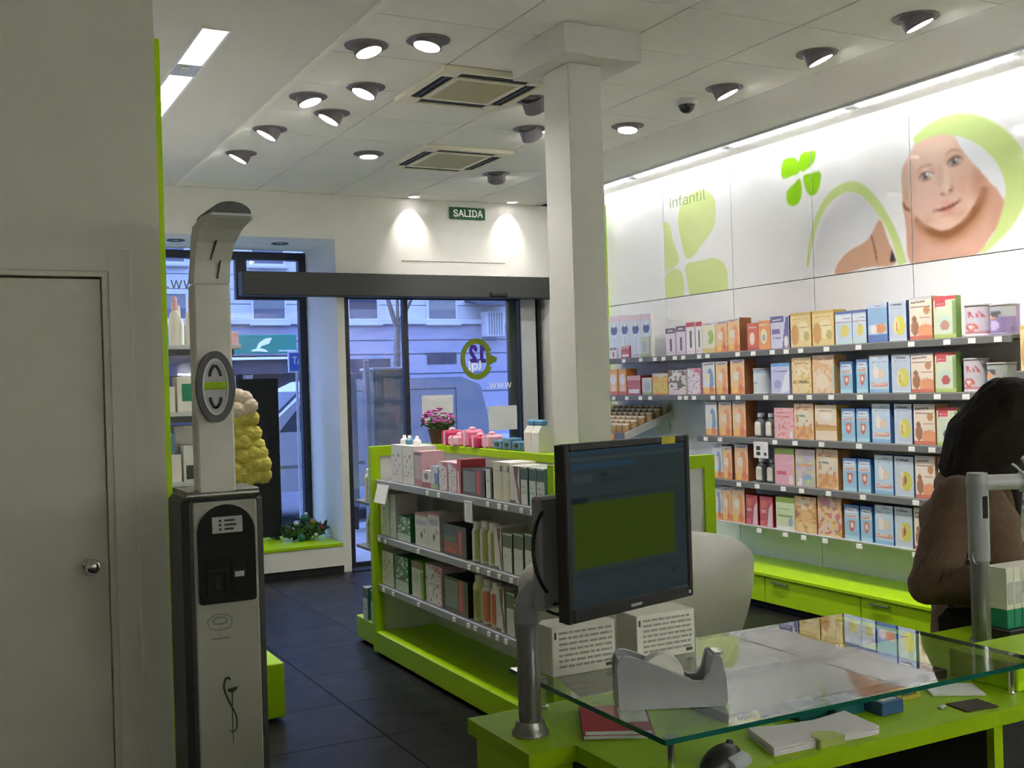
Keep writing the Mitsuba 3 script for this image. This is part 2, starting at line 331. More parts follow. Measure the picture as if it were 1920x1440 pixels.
A_ARC2 = [(5.908, 2.363), (5.833, 2.616), (5.701, 2.788), (5.45, 2.847), (5.267, 2.712), (5.13, 2.512), (5.051, 2.284)]
A_TOWEL2 = [(5.788, 2.572), (5.673, 2.732), (5.452, 2.805), (5.296, 2.688), (5.226, 2.594), (5.275, 2.514), (5.418, 2.459), (5.541, 2.403), (5.67, 2.308), (5.825, 2.31)]
A_ARM = [(5.645, 2.302), (5.567, 2.391), (5.418, 2.452), (5.298, 2.517), (5.23, 2.595), (5.176, 2.491), (5.13, 2.389), (5.102, 2.31), (5.284, 2.296), (5.367, 2.298)]
A_ARMSH = [(5.308, 2.508), (5.279, 2.417), (5.264, 2.329)]
A_DARK = [(5.134, 2.396), (5.098, 2.306), (5.156, 2.31)]
A_C1 = [(6.145, 3.114), (6.115, 3.158), (6.048, 3.16), (5.999, 3.15), (5.965, 3.038), (6.043, 3.022), (6.132, 3.023)]
A_C2 = [(5.952, 3.153), (5.858, 3.168), (5.795, 3.155), (5.808, 3.087), (5.873, 3.047), (5.938, 3.033)]
A_C3 = [(5.929, 2.998), (5.827, 3.013), (5.754, 2.999), (5.758, 2.922), (5.818, 2.851), (5.87, 2.864), (5.915, 2.939)]
A_C4 = [(5.956, 2.991), (5.942, 2.943), (5.957, 2.84), (6.025, 2.806), (6.1, 2.852), (6.098, 2.917), (6.018, 2.968)]
A_B1 = [(7.391, 2.984), (7.263, 3.082), (7.038, 3.091), (6.927, 3.01), (6.911, 2.911), (6.937, 2.797), (7.057, 2.695), (7.302, 2.579), (7.374, 2.736)]
A_B2 = [(7.551, 2.911), (7.484, 2.75), (7.411, 2.574), (7.556, 2.51), (7.662, 2.53), (7.643, 2.91)]
A_B3 = [(7.334, 2.509), (7.133, 2.543), (6.902, 2.533), (6.807, 2.46), (6.786, 2.367), (6.789, 2.293), (7.287, 2.295), (7.31, 2.406)]
A_B4 = [(7.628, 2.441), (7.386, 2.483), (7.354, 2.406), (7.366, 2.293), (7.636, 2.28)]
_arc = stroke(A_ARC, [.05, .10, .14, .16, .17, .16, .12, .06, .03]); _arc2 = stroke(A_ARC2, [.02, .045, .06, .07, .065, .06, .075])
_chin = stroke(A_CHIN, [.02, .05, .05, .055, .055, .04]); _mouth = stroke(A_MOUTH, [.01, .022, .022, .010])
_browl = stroke(A_BROWL, [.01, .02, .01]); _browr = stroke(A_BROWR, [.01, .02, .01]); _armsh = stroke(A_ARMSH, [.012, .016, .012]); _earsh = stroke(A_EARSH, [.012, .022, .012])
_sk, _tw, _fa, _t2, _ar, _dk = spline_poly(A_SKIN, 90), spline_poly(A_TOWEL, 60), spline_poly(A_FACE, 70), spline_poly(A_TOWEL2, 60), spline_poly(A_ARM, 60), A_DARK
_cl = [spline_poly(p, 40) for p in (A_C1, A_C2, A_C3, A_C4)]; _bc = [spline_poly(p, 40) for p in (A_B1, A_B2, A_B3, A_B4)]
def poster(y, z):
    """printed colour of the cladding at the wall point (y, z)"""
    W = np.array([0.80, 0.80, 0.79]); c = np.tile(W, (len(y), 1))
    def fill(P, col, a=1.0):
        m = in_poly(P, y, z); c[m] = c[m] * (1 - a) + np.array(col) * a
    def blob(cy, cz, ry, rz, col, a=1.0):
        w = np.clip(1.25 - np.sqrt(((y - cy) / ry) ** 2 + ((z - cz) / rz) ** 2), 0, 1)[:, None] * a; c[:] = c * (1 - w) + np.array(col) * w
    pale, lime2 = S(205, 218, 150), S(196, 214, 140)
    for p in _bc: fill(p, pale)
    for p in _cl: fill(p, S(140, 200, 35))
    fill(_t2, S(222, 222, 224)); fill(_ar, S(200, 160, 135)); fill(_armsh, S(140, 95, 70)); fill(_dk, S(60, 50, 55)); fill(_arc2, lime2)
    m = in_poly(_sk, y, z)
    if m.any():
        keep = c.copy()
        fill(_sk, S(208, 166, 146))
        for k_, (w_, cc) in enumerate(((.20, S(203, 160, 138)), (.15, S(196, 150, 126)), (.11, S(184, 136, 108)), (.075, S(168, 118, 88)), (.045, S(146, 98, 66)))): fill(stroke(A_CHIN, np.array([.4, .9, 1, 1, 1, .7]) * w_), cc)
        fill(_fa, S(221, 188, 170))
        for (ey, ez, ry, rz, cc, a) in ((4.845, 2.65, .12, .12, S(228, 190, 176), .8), (4.55, 2.71, .10, .12, S(214, 170, 150), .8), (4.76, 2.94, .20, .10, S(230, 203, 184), .8), (4.97, 2.80, .05, .16, S(205, 172, 150), .7), (4.46, 2.70, .06, .13, S(190, 142, 118), .8), (4.69, 2.52, .12, .05, S(226, 190, 172), .8), (4.84, 2.53, .08, .05, S(208, 166, 140), .6), (4.60, 2.54, .08, .05, S(205, 160, 134), .6),
                                    (4.735, 2.79, .035, .07, S(205, 168, 150), .6), (4.69, 2.78, .03, .08, S(232, 204, 188), .7)): blob(ey, ez, ry, rz, cc, a)
        for (ey, ez, ty) in (A_EYEL[0] + (.012,), A_EYER[0] + (-.004,)):
            blob(ey, ez + .028, .085, .030, S(196, 152, 130), .7); blob(ey, ez, .062, .030, S(150, 106, 88), .8); blob(ey, ez, .050, .020, S(225, 215, 212), .9); blob(ey + .002, ez + .001, .029, .026, S(44, 38, 40)); blob(ey - .009, ez + .010, .009, .009, S(245, 245, 245))
            fill(stroke([(ey + .055, ez - .006), (ey + .02, ez + .022), (ey - .03, ez + .022), (ey - .058, ez + .002)], [.006, .012, .012, .005]), S(110, 76, 62)); fill(stroke([(ey + .045, ez - .014), (ey, ez - .026), (ey - .045, ez - .012)], [.004, .008, .004]), S(178, 132, 114))
        fill(_browl, S(198, 158, 134)); fill(_browr, S(198, 158, 134))
        blob(4.69, 2.715, .036, .036, S(234, 204, 188), .9); blob(4.65, 2.70, .02, .035, S(196, 148, 126), .7)
        for (ey, ez) in (A_NOSL[0], A_NOSR[0]): blob(ey, ez, .017, .010, S(138, 86, 70))
        blob(4.69, 2.665, .045, .012, S(200, 154, 134), .6); blob(4.69, 2.622, .055, .018, S(218, 158, 146), .8); blob(4.685, 2.572, .060, .022, S(214, 146, 136), .9); fill(_mouth, S(146, 78, 72)); blob(4.69, 2.545, .07, .012, S(196, 148, 128), .6)
        blob(4.79, 2.585, .016, .016, S(180, 126, 108), .7); blob(4.595, 2.62, .016, .016, S(176, 122, 104), .7)
        blob(4.99, 2.40, .12, .16, S(196, 150, 130), .6); blob(4.62, 2.33, .30, .05, S(214, 170, 150), .7); blob(4.33, 2.50, .09, .14, S(190, 146, 124), .6)
        fill(_earsh, S(140, 96, 62)); blob(5.010, 2.79, .026, .10, S(206, 184, 160), .7); blob(5.0, 2.72, .02, .05, S(190, 150, 126), .6)
        blob(4.36, 2.40, .012, .012, S(120, 80, 75)); fill(_tw, S(226, 228, 232)); c[~m] = np.where(in_poly(_tw, y, z)[~m, None], c[~m], keep[~m])
    fill(_tw, S(226, 228, 232)); fill(_arc, lime2)
    return c
seams = [8.50, 7.61, 6.725, 5.845, 4.965, 4.085, 3.20, 2.32, 1.44, 0.56, -0.32, -1.2, -2.1]
for i in range(len(seams) - 1):
    y1, y0 = seams[i] - .003, seams[i + 1] + .003
    for z0, z1 in ((2.281, 3.20), (0.25, 2.275)):
        k = part(wright, 'panel'); b = bx(XP, 5.475, y0, y1, z0, z1)
        if z0 > 2 and y0 < 7.61 and y1 > 4.0:
            n = 150; gy, gz = np.meshgrid(np.linspace(y0, y1, n), np.linspace(z0, z1, n)); v = np.c_[np.full(n * n, XP), gy.ravel(), gz.ravel()]
            q = np.arange(n * n).reshape(n, n); q = np.c_[q[:-1, :-1].ravel(), q[1:, :-1].ravel(), q[1:, 1:].ravel(), q[:-1, 1:].ravel()]
            f = np.vstack([q[:, [0, 1, 2]], q[:, [0, 2, 3]]])
            bv, bf = np.array(b.vertices), np.array(b.faces); bf = bf[~np.all(np.isclose(bv[bf][:, :, 0], XP), axis=1)]
            col = gaussian_filter(poster(v[:, 1], v[:, 2]).reshape(n, n, 3), (.9, .9, 0)).reshape(-1, 3); col = np.vstack([col, np.full((len(bv), 3), .8)])
            put(k, trimesh.Trimesh(np.vstack([v, bv]), np.vstack([f, bf + len(v)]), process=False), 'panel_print', color=col)
            labels[k] = {'label': ['white panel with the large pale clover', 'white panel with half of the bright clover', 'white panel with the printed baby arm and green arch', 'white panel with the printed baby face'][min(i - 1, 3)]}
        else: put(k, b, 'panel_gloss')
add(wright, 'top_band', bx(XP + .004, 5.475, -2.1, YB - .01, 3.203, H), 'wall_paint', label='plain white band above the panels')
add(wright, 'end_trim', bx(5.36, 5.47, 8.505, 8.53, 0, 3.2, .002), 'lime', label='lime green end strip')
tx = meshkit.text_mesh('infantil', 0.082, 0.0015); tv = np.array(tx.vertices); w_ = np.ptp(tv[:, 0])
tv = np.c_[XP - tv[:, 2], 7.515 - (tv[:, 0] - tv[:, 0].min()) * .48 / w_, 3.022 + tv[:, 1]]
mat('letter_green', S(150, 172, 110), 0.6)
add(wright, 'lettering', trimesh.Trimesh(tv, tx.faces, process=False), 'letter_green', label='thin grey green word infantil')

# light slot above the right wall: batten with tubes
sl = thing('strip_light', 'long row of fluorescent tubes in the ceiling slot above the right wall', 'strip light')
add(sl, 'channel', cat_([bx(5.13, 5.14, -2.0, YB - .05, H - .015, H + .09), bx(5.27, 5.28, -2.0, YB - .05, H + .004, H + .09)]), 'light_grey')
y = 8.95
while y > -1.9:
    L = 1.25
    add(sl, 'batten', bx(5.145, 5.215, y - L + .03, y - .03, H + .02, H + .09, .004), 'steel')
    add(sl, 'tube', cyl((5.24, y - .05, H - .006), (5.24, y - L + .05, H - .006), .010, n=12), 'white_plastic', True, emitter=emit(TUBE, (1, 1, 1.0)))
    add(sl, 'socket', bx(5.195, 5.265, y - .05, y - .005, H - .012, H + .04, .004), 'sign_white'); add(sl, 'socket', bx(5.195, 5.265, y - L + .005, y - L + .05, H - .012, H + .04, .004), 'sign_white')
    y -= L

# ------------------------------------------------------------------ base cabinets and shelves on the right wall
ca = thing('base_cabinet', 'long low lime green base cabinet along the right wall', 'cabinet')
add(ca, 'worktop', bx(4.98, XP - .002, 1.0, 8.45, .235, .26, .004), 'lime', label='glossy lime ledge')
add(ca, 'carcass', bx(5.02, XP - .002, 1.0, 8.45, 0.05, .235), 'lime_matt')
add(ca, 'plinth', bx(5.06, XP - .01, 1.0, 8.45, 0.0, .05), 'black_matt')
for i in range(8):
    y1 = 8.45 - .885 * i - .003 if i else 8.448; y0 = 8.45 - .885 * (i + 1) + .003 + .04
    yy1 = [8.448, 7.68, 6.80, 5.915, 5.03, 4.145, 3.26, 2.375][i]; yy0 = [7.686, 6.806, 5.921, 5.036, 4.151, 3.266, 2.381, 1.5][i]
    d = add(ca, 'door', bx(5.0, 5.02, yy0, yy1, .055, .232, .002), 'lime')
    add(d, 'handle', cat_([bx(4.975, 4.985, yy1 - .24, yy1 - .08, .20, .21, .002), bx(4.98, 5.0, yy1 - .23, yy1 - .22, .20, .21), bx(4.98, 5.0, yy1 - .10, yy1 - .09, .20, .21)]), 'steel')
rows = {1: (1.79, 4.0, 8.30), 2: (1.479, 4.0, 8.30), 3: (1.171, 4.0, 6.78), 4: (0.854, 4.0, 6.72), 5: (0.546, 4.0, 6.72)}
rname = {1: 'top', 2: 'second', 3: 'third', 4: 'fourth', 5: 'bottom'}
tagq = ply(bx(0, .004, -.025, .025, 0, .030, .001), 'tagpaper')
for r, (z, y0, y1) in rows.items():
    s = thing('wall_shelf', f'{"clear" if r == 5 else "dark grey"} product shelf with white price tags on the right wall, {rname[r]} of five', 'shelf', 'shelves on the right wall')
    if r == 5:
        add(s, 'board', bx(5.13, XP - .002, y0, y1, z - .012, z - .001, .002), 'light_grey')
        add(s, 'lip', trimesh.Trimesh([[5.122, y0, z - .045], [5.122, y1, z - .045], [5.122, y1, z], [5.122, y0, z]], [[0, 1, 2], [0, 2, 3]]), 'pane_glass', label='clear plastic lip')
    else:
        add(s, 'board', bx(5.13, XP - .002, y0, y1, z - .025, z - .001, .002), 'shelf_grey')
        add(s, 'lip', bx(5.115, 5.13, y0, y1, z - .047, z - .002, .004), 'shelf_grey')
    ty = {1: [8.0, 7.75, 7.5, 7.3, 7.18, 7.03, 6.92, 6.72, 6.62, 6.27, 6.1, 5.9, 5.76, 5.62, 5.38, 5.1, 4.68, 4.42, 4.25, 4.08], 2: [8.05, 7.92, 7.72, 7.52, 7.38, 6.98, 6.9, 6.8, 6.57, 6.45, 6.28, 5.98, 5.73, 5.55, 5.35, 5.1, 4.68, 4.5, 4.3],
          3: [6.67, 6.5, 5.9, 5.7, 5.45, 5.12, 4.7, 4.55], 4: [6.3, 6.1, 5.83, 5.65, 5.4, 5.1, 4.68], 5: [6.1, 5.83, 5.65, 5.45, 5.15, 4.7]}[r]
    for t in ty: scene[part(s, 'price_tag')] = copy(tagq, T4().translate([5.110 if r < 5 else 5.116, t, z - (.041 if r < 5 else .045)]))

# ------------------------------------------------------------------ packaged products: unit bodies with printed faces, scaled per copy
def paint(layers, u, v):
    c = np.tile(np.array(layers[0], float), (len(u), 1))
    for l in layers[1:]:
        k, col = l[0], np.array(l[-1])
        if k == 'r': m = (u >= l[1]) & (u <= l[3]) & (v >= l[2]) & (v <= l[4])
        elif k == 'e': m = ((u - l[1]) / l[3]) ** 2 + ((v - l[2]) / l[4]) ** 2 <= 1
        elif k == 'p': m = shapely.contains_xy(Polygon(l[1]).buffer(0), u, v)
        elif k == 't': m = (u >= l[1]) & (u <= l[3]) & (v >= l[2]) & (v <= l[4]) & (((u * 37).astype(int) * 7 + (v * 60).astype(int) * 3) % 5 > 1)
        elif k == 'n': m = meshkit.noise(np.c_[u * l[1], v * l[1] * 1.6, 0 * u + l[1]], l[2]) > l[3]
        c[m] = col
    return c * .84 + .16 * .62
def unit_box(layers, side, top=None, nu=24, nv=40):
    u, v = np.meshgrid(np.linspace(0, 1, nu), np.linspace(0, 1, nv)); u, v = u.ravel(), v.ravel()
    V = [np.c_[0 * u, 1 - u, v]]; C = [paint(layers, u, v)]
    q = np.arange(nu * nv).reshape(nv, nu); q = np.c_[q[:-1, :-1].ravel(), q[:-1, 1:].ravel(), q[1:, 1:].ravel(), q[1:, :-1].ravel()]
    F = [q[:, [0, 1, 2]], q[:, [0, 2, 3]]]; n = nu * nv; top = side if top is None else top
    for quad, col in (([[0, 0, 0], [1, 0, 0], [1, 0, 1], [0, 0, 1]], side), ([[1, 1, 0], [0, 1, 0], [0, 1, 1], [1, 1, 1]], side), ([[0, 0, 1], [1, 0, 1], [1, 1, 1], [0, 1, 1]], top),
                      ([[0, 1, 0], [1, 1, 0], [1, 0, 0], [0, 0, 0]], side), ([[1, 0, 0], [1, 1, 0], [1, 1, 1], [1, 0, 1]], side)):
        V.append(np.array(quad, float)); C.append(np.tile(col, (4, 1))); F.append(np.array([[n, n + 1, n + 2], [n, n + 2, n + 3]])); n += 4
    return ply(trimesh.Trimesh(np.vstack(V), np.vstack(F), process=False), 'print', color=np.vstack(C))
def unit_turned(profile, layers, n=40, nv=32):
    """a turned body of radius <= .5 in the unit cell, printed all round; profile: (radius, height) from the bottom up"""
    P = np.array(profile, float); s = np.r_[0, np.cumsum(np.linalg.norm(np.diff(P, axis=0), axis=1))]; t = np.unique(np.r_[np.linspace(0, s[-1], nv), s])
    R, Z = np.interp(t, s, P[:, 0]), np.interp(t, s, P[:, 1]); a = np.linspace(0, 2 * np.pi, n, endpoint=False)
    V = np.stack([.5 - R[:, None] * np.cos(a), .5 + R[:, None] * np.sin(a), np.repeat(Z[:, None], n, 1)], -1).reshape(-1, 3)
    u = np.repeat((.5 - np.sin(a) * np.where(np.cos(a) > 0, .5, 2))[None], len(t), 0).ravel()
    C = paint(layers, u, V[:, 2]); F = []
    for i in range(len(t) - 1):
        j = np.arange(n); k = (j + 1) % n; F += [np.c_[i * n + j, (i + 1) * n + j, (i + 1) * n + k], np.c_[i * n + j, (i + 1) * n + k, i * n + k]]
    m = trimesh.Trimesh(V, np.vstack(F), process=False)
    return ply(m, 'print', smooth=True, color=C)
W_, K_, B_ = S(225, 222, 215), S(40, 40, 45), S(45, 80, 150)
cream, gold_, orange, lime_, sky_ = S(232, 220, 180), S(214, 180, 95), S(226, 140, 60), S(160, 190, 60), S(150, 195, 225)
def text(v0, col, u0=.12, u1=.88, h=.035): return ('t', u0, v0, u1, v0 + h, col)
def cereal(bg, mascot, fruit): return [bg, ('r', 0, .90, 1, 1, S(235, 228, 220)), text(.92, S(90, 80, 120)), ('e', .62, .66, .2, .14, mascot), ('e', .45, .52, .28, .13, S(240, 225, 200)), ('p', [(.55, .2), (.9, .25), (.85, .7), (.6, .6)], mascot), ('r', 0, 0, 1, .2, fruit), ('e', .3, .12, .22, .1, S(240, 190, 80)), ('e', .72, .14, .16, .12, S(220, 110, 50))]
def oval(bg, dot): return [bg, ('r', 0, .93, 1, 1, S(205, 212, 220)), text(.89, S(60, 60, 90), .1, .8), text(.82, S(150, 120, 160), .1, .8, .025), ('e', .62, .38, .3, .25, S(212, 208, 60)), ('p', [(.3, .2), (.46, .18), (.5, .5), (.38, .62), (.3, .45)], S(236, 222, 150)), ('r', .42, .25, .46, .48, S(190, 80, 60)), ('e', .55, .4, .07, .12, dot), ('r', 0, 0, 1, .05, S(200, 220, 225))]
def crest(): return [S(150, 196, 222), ('r', 0, .86, 1, 1, S(60, 110, 175)), ('r', .1, .76, .9, .9, S(225, 230, 240)), text(.83, S(50, 70, 140)), ('r', .08, .62, .92, .74, W_), text(.66, S(190, 90, 110), .12, .85), ('p', [(.3, .55), (.72, .55), (.68, .3), (.5, .2), (.34, .3)], S(200, 90, 70)), ('e', .52, .42, .1, .08, S(240, 220, 200)), ('r', 0, 0, 1, .12, S(170, 215, 230))]
def bunny(): return [S(190, 214, 232), ('r', 0, .9, 1, 1, S(215, 222, 232)), text(.91, S(40, 50, 90), .45, .9), text(.8, S(150, 90, 120), .15, .85, .025), ('e', .35, .52, .17, .16, S(238, 232, 225)), ('e', .3, .66, .05, .12, S(238, 232, 225)), ('e', .62, .5, .16, .13, S(232, 205, 180)), ('r', .05, .17, .95, .28, S(212, 110, 80)), ('t', .08, .19, .9, .26, W_), ('r', 0, 0, 1, .1, S(130, 180, 215))]
def bear(): return [S(240, 222, 200), ('r', 0, .93, 1, 1, S(200, 195, 195)), text(.87, S(70, 60, 80), .08, .7, .045), ('r', .05, .75, .95, .77, S(120, 90, 110)), ('e', .78, .68, .14, .1, S(190, 130, 60)), ('e', .22, .48, .1, .09, S(150, 90, 40)), ('e', .24, .28, .18, .18, S(165, 100, 45)), ('r', .45, .5, .92, .52, S(190, 120, 90)), ('e', .7, .2, .35, .16, S(232, 150, 95)), ('r', 0, 0, 1, .1, S(205, 95, 60))]
def fruitcan(dot): return [S(214, 224, 190), ('r', 0, .9, 1, 1, S(210, 30, 45)), ('r', .08, .74, .55, .92, S(205, 20, 40)), ('t', .12, .8, .5, .84, W_), ('r', .12, .72, .6, .76, S(240, 225, 225)), ('e', .5, .35, .3, .2, S(200, 222, 205)), ('e', .5, .3, .2, .12, dot), ('r', 0, 0, 1, .1, S(170, 195, 90)), ('r', .86, .1, 1, .88, S(125, 160, 80))]
BOX = {  # kind: (description, category, layers, side, top)
 'brush': ('white and blue brush card', 'packet', [S(205, 215, 230), ('r', .0, .85, 1, 1, S(225, 205, 212)), ('e', .5, .66, .3, .12, S(60, 80, 140)), ('e', .5, .78, .15, .06, W_), ('r', .35, .1, .65, .55, S(230, 232, 238)), ('r', .45, .1, .55, .5, S(150, 170, 210)), text(.04, S(120, 130, 170))], W_, None),
 'purple_tube': ('narrow white and purple carton', 'box', [S(228, 215, 226), ('r', 0, .82, 1, 1, S(85, 50, 90)), ('t', .2, .86, .8, .94, W_), ('r', .4, .15, .62, .6, S(90, 70, 80)), text(.06, S(190, 120, 150))], S(210, 195, 215), None),
 'red_tube': ('narrow white carton with a red top', 'box', [S(235, 228, 228), ('r', 0, .86, 1, 1, S(190, 30, 60)), ('r', .4, .2, .62, .72, S(70, 60, 60)), text(.06, S(190, 120, 140))], S(225, 215, 218), None),
 'apple': ('cream carton with a green apple', 'box', [S(236, 230, 200), ('r', 0, .9, 1, 1, S(225, 222, 220)), text(.91, S(90, 80, 120)), ('e', .62, .5, .25, .22, S(150, 190, 50)), ('e', .32, .5, .22, .16, S(240, 232, 215)), ('r', 0, 0, 1, .14, S(220, 190, 110))], cream, None),
 'cereal': ('orange infant cereal box', 'box', cereal(S(238, 195, 140), S(232, 150, 80), S(228, 150, 70)), S(150, 95, 60), S(225, 215, 205)),
 'cerealblue': ('pale infant cereal box with a blue animal', 'box', cereal(S(225, 228, 225), S(120, 155, 190), S(226, 160, 90)), S(200, 190, 170), S(225, 215, 205)),
 'redorange': ('red carton with a pale oval', 'box', [S(212, 88, 45), ('e', .45, .42, .24, .24, S(238, 215, 190)), text(.82, W_), ('r', 0, 0, 1, .1, S(190, 50, 40))], S(170, 60, 30), None),
 'orange': ('orange carton with a pale oval', 'box', [S(226, 145, 60), ('e', .45, .45, .28, .26, S(240, 222, 180)), ('e', .45, .4, .12, .12, S(150, 160, 180)), text(.84, W_)], S(190, 105, 40), None),
 'purple': ('purple and white carton', 'box', [S(205, 205, 225), ('r', 0, .8, .7, 1, S(80, 70, 140)), ('t', .1, .86, .6, .92, W_), ('r', .05, .45, .5, .6, S(110, 90, 160)), ('p', [(.6, 0), (1, 0), (1, .95), (.82, .95)], S(90, 80, 150)), ('e', .82, .2, .12, .18, W_), text(.3, S(110, 90, 160), .05, .55)], S(60, 55, 110), S(70, 65, 120)),
 'violet': ('pale violet and white carton', 'box', [S(190, 195, 228), ('r', 0, .88, 1, 1, S(90, 150, 205)), text(.7, S(90, 90, 150), .1, .9, .05), ('p', [(.5, 0), (1, .1), (1, .8), (.75, .6)], S(225, 228, 240)), ('e', .35, .3, .2, .15, S(160, 150, 205))], S(150, 160, 205), None),
 'gold': ('golden cereal box', 'box', [S(226, 200, 130), ('r', 0, .92, 1, 1, S(205, 170, 70)), text(.8, S(160, 120, 50)), ('e', .6, .45, .3, .28, S(236, 218, 165)), ('e', .78, .3, .14, .14, S(190, 175, 80)), ('e', .22, .35, .2, .3, S(205, 150, 60)), text(.55, S(180, 130, 60), .3, .9)], S(190, 150, 60), S(205, 175, 85)),
 'gold2': ('pale yellow cereal box with a brown band', 'box', [S(232, 208, 150), text(.82, S(170, 90, 60), .15, .85, .05), ('r', .05, .28, .95, .36, S(180, 150, 40)), ('t', .1, .3, .9, .34, S(110, 90, 30)), ('e', .5, .6, .35, .12, S(240, 222, 180)), ('n', 9, 3, .66, S(215, 180, 90))], S(200, 165, 70), None),
 'gold3': ('orange and gold box with crossed arcs', 'box', [S(230, 180, 110), ('e', .5, .8, .35, .18, S(226, 205, 170)), ('p', [(0, .7), (.2, .5), (0, .3)], S(150, 80, 30)), ('p', [(1, .7), (.8, .5), (1, .3)], S(150, 80, 30)), ('e', .5, .15, .4, .14, S(238, 205, 130)), ('n', 8, 5, .68, S(205, 140, 60))], S(190, 130, 60), None),
 'peach': ('peach coloured cereal box', 'box', [S(234, 205, 170), text(.85, S(180, 110, 80), .15, .85, .05), ('n', 7, 4, .6, S(224, 175, 115)), ('e', .45, .3, .3, .2, S(240, 220, 185)), ('r', .9, .1, .97, .7, S(180, 200, 190))], S(200, 160, 110), None),
 'tan': ('tan cereal box with a pale dish', 'box', [S(232, 200, 155), text(.85, S(200, 110, 80), .1, .9, .05), ('e', .5, .58, .42, .24, S(228, 216, 190)), ('t', .12, .62, .6, .68, S(90, 110, 80)), ('e', .5, .18, .5, .2, S(224, 165, 90)), ('n', 6, 9, .72, S(205, 140, 70))], S(180, 130, 80), None),
 'tangold': ('cream cereal box with a golden band', 'box', [S(236, 215, 185), text(.82, S(150, 120, 100), .2, .8, .05), ('p', [(0, .6), (.15, .46), (1, .42), (1, .34), (0, .3)], S(200, 140, 50)), ('r', 0, .28, 1, .36, S(205, 165, 70)), ('e', .5, .68, .3, .1, S(240, 228, 215))], S(190, 150, 70), None),
 'bluecorn': ('blue and white box with yellow ear', 'box', [S(200, 216, 226), ('r', 0, .9, 1, 1, S(70, 95, 160)), ('r', .05, .7, .95, .86, S(220, 226, 236)), text(.75, S(60, 70, 130), .4, .9), ('r', 0, .66, 1, .69, S(170, 120, 160)), ('e', .55, .4, .24, .18, S(215, 205, 90)), ('r', 0, 0, 1, .1, S(190, 215, 215))], S(70, 105, 165), S(55, 75, 140)),
 'bluebaby': ('blue cereal box with a white bowl', 'box', [S(140, 180, 220), ('r', 0, .88, 1, 1, S(205, 214, 232)), text(.9, S(50, 60, 120), .4, .9), ('r', 0, 0, 1, .18, S(70, 110, 180)), ('r', .05, .22, .95, .45, S(210, 215, 225)), ('e', .65, .35, .28, .13, S(225, 150, 95)), ('e', .3, .34, .15, .12, S(240, 235, 235))], S(85, 120, 185), None),
 'oval': ('pale blue box with a yellow oval', 'box', oval(S(192, 205, 224), S(225, 222, 120)), S(60, 90, 150), None),
 'ovalred': ('pale blue box with a red-marked yellow oval', 'box', oval(S(196, 210, 222), S(150, 60, 40)), S(90, 130, 170), None),
 'bear': ('cream and orange box with a brown bear', 'box', bear(), S(200, 150, 110), None),
 'redgreen': ('pale green box with a red lid label', 'box', fruitcan(S(190, 130, 110)), S(120, 155, 80), S(190, 60, 60)),
 'strawberry': ('pale green box with a red fruit', 'box', fruitcan(S(190, 60, 50)), S(120, 155, 80), S(190, 40, 50)),
 'tree': ('pale green box with a dark tree figure', 'box', fruitcan(S(50, 50, 60)), S(120, 155, 80), S(190, 40, 40)),
 'crest': ('pale blue box with a red crest', 'box', crest(), S(70, 130, 180), S(45, 90, 160)),
 'bunny': ('pale blue box with a white rabbit', 'box', bunny(), S(90, 130, 185), None),
 'orangepack': ('small orange packet with white figures', 'packet', [S(226, 160, 80), ('e', .5, .6, .35, .22, S(225, 222, 225)), ('e', .5, .25, .3, .15, S(230, 200, 180)), ('r', 0, .88, 1, 1, S(210, 160, 60)), ('r', 0, 0, 1, .14, S(200, 90, 70))], S(200, 130, 60), None),
 'redsmall': ('small red and pink packet', 'packet', [S(176, 70, 85), ('r', 0, .75, 1, 1, S(206, 160, 150)), ('r', .1, .1, .9, .3, S(235, 220, 222)), text(.45, S(220, 150, 160))], S(150, 50, 60), None),
 'greysmall': ('small grey green packet', 'packet', [S(195, 200, 180), ('e', .5, .5, .3, .3, S(170, 175, 190)), ('r', 0, 0, 1, .15, S(150, 170, 110))], S(170, 175, 160), None),
 'yellowbag': ('yellow bag', 'bag', [S(222, 195, 70), ('r', 0, .8, 1, 1, S(215, 210, 190)), ('n', 6, 2, .6, S(226, 170, 60)), ('r', 0, 0, 1, .1, S(220, 150, 70))], S(205, 180, 80), None),
 'animals': ('white box with brown and green animals', 'box', [S(226, 220, 214), ('n', 7, 6, .62, S(120, 90, 60)), ('n', 6, 12, .7, S(90, 110, 70)), ('r', 0, 0, 1, .2, S(226, 205, 210))], W_, None),
 'whitepink': ('white carton with pink print', 'box', [S(230, 224, 226), ('p', [(.5, .85), (1, .8), (1, 1), (.4, 1)], S(200, 60, 110)), ('n', 9, 8, .68, S(205, 150, 170)), ('r', .93, 0, 1, .8, S(200, 90, 130)), text(.5, S(190, 150, 165))], S(210, 180, 190), None),
 'pink': ('pink carton', 'box', [S(234, 178, 178), text(.82, S(205, 80, 90), .1, .9, .05), text(.68, S(205, 90, 95), .1, .8, .07), ('r', .25, .3, .29, .5, S(205, 80, 90)), ('n', 11, 3, .7, S(225, 120, 135)), ('e', .85, .12, .1, .12, S(238, 222, 218))], S(205, 130, 130), S(226, 170, 165)),
 'pinkgreen': ('pink carton with a green top', 'box', [S(228, 165, 180), ('r', 0, .84, 1, 1, S(150, 180, 45)), ('r', .1, .28, .6, .38, S(210, 70, 110)), ('e', .82, .14, .12, .14, S(238, 222, 220)), text(.6, S(226, 190, 200))], S(150, 175, 60), None),
 'multi': ('soft coloured carton with a blue figure', 'box', [S(214, 190, 180), ('n', 5, 3, .58, S(190, 175, 195)), ('e', .6, .18, .25, .16, S(130, 170, 200)), ('e', .2, .12, .14, .1, S(230, 228, 225)), ('r', .1, .55, .85, .6, S(226, 150, 90)), ('n', 8, 15, .72, S(190, 195, 120))], S(180, 160, 140), None),
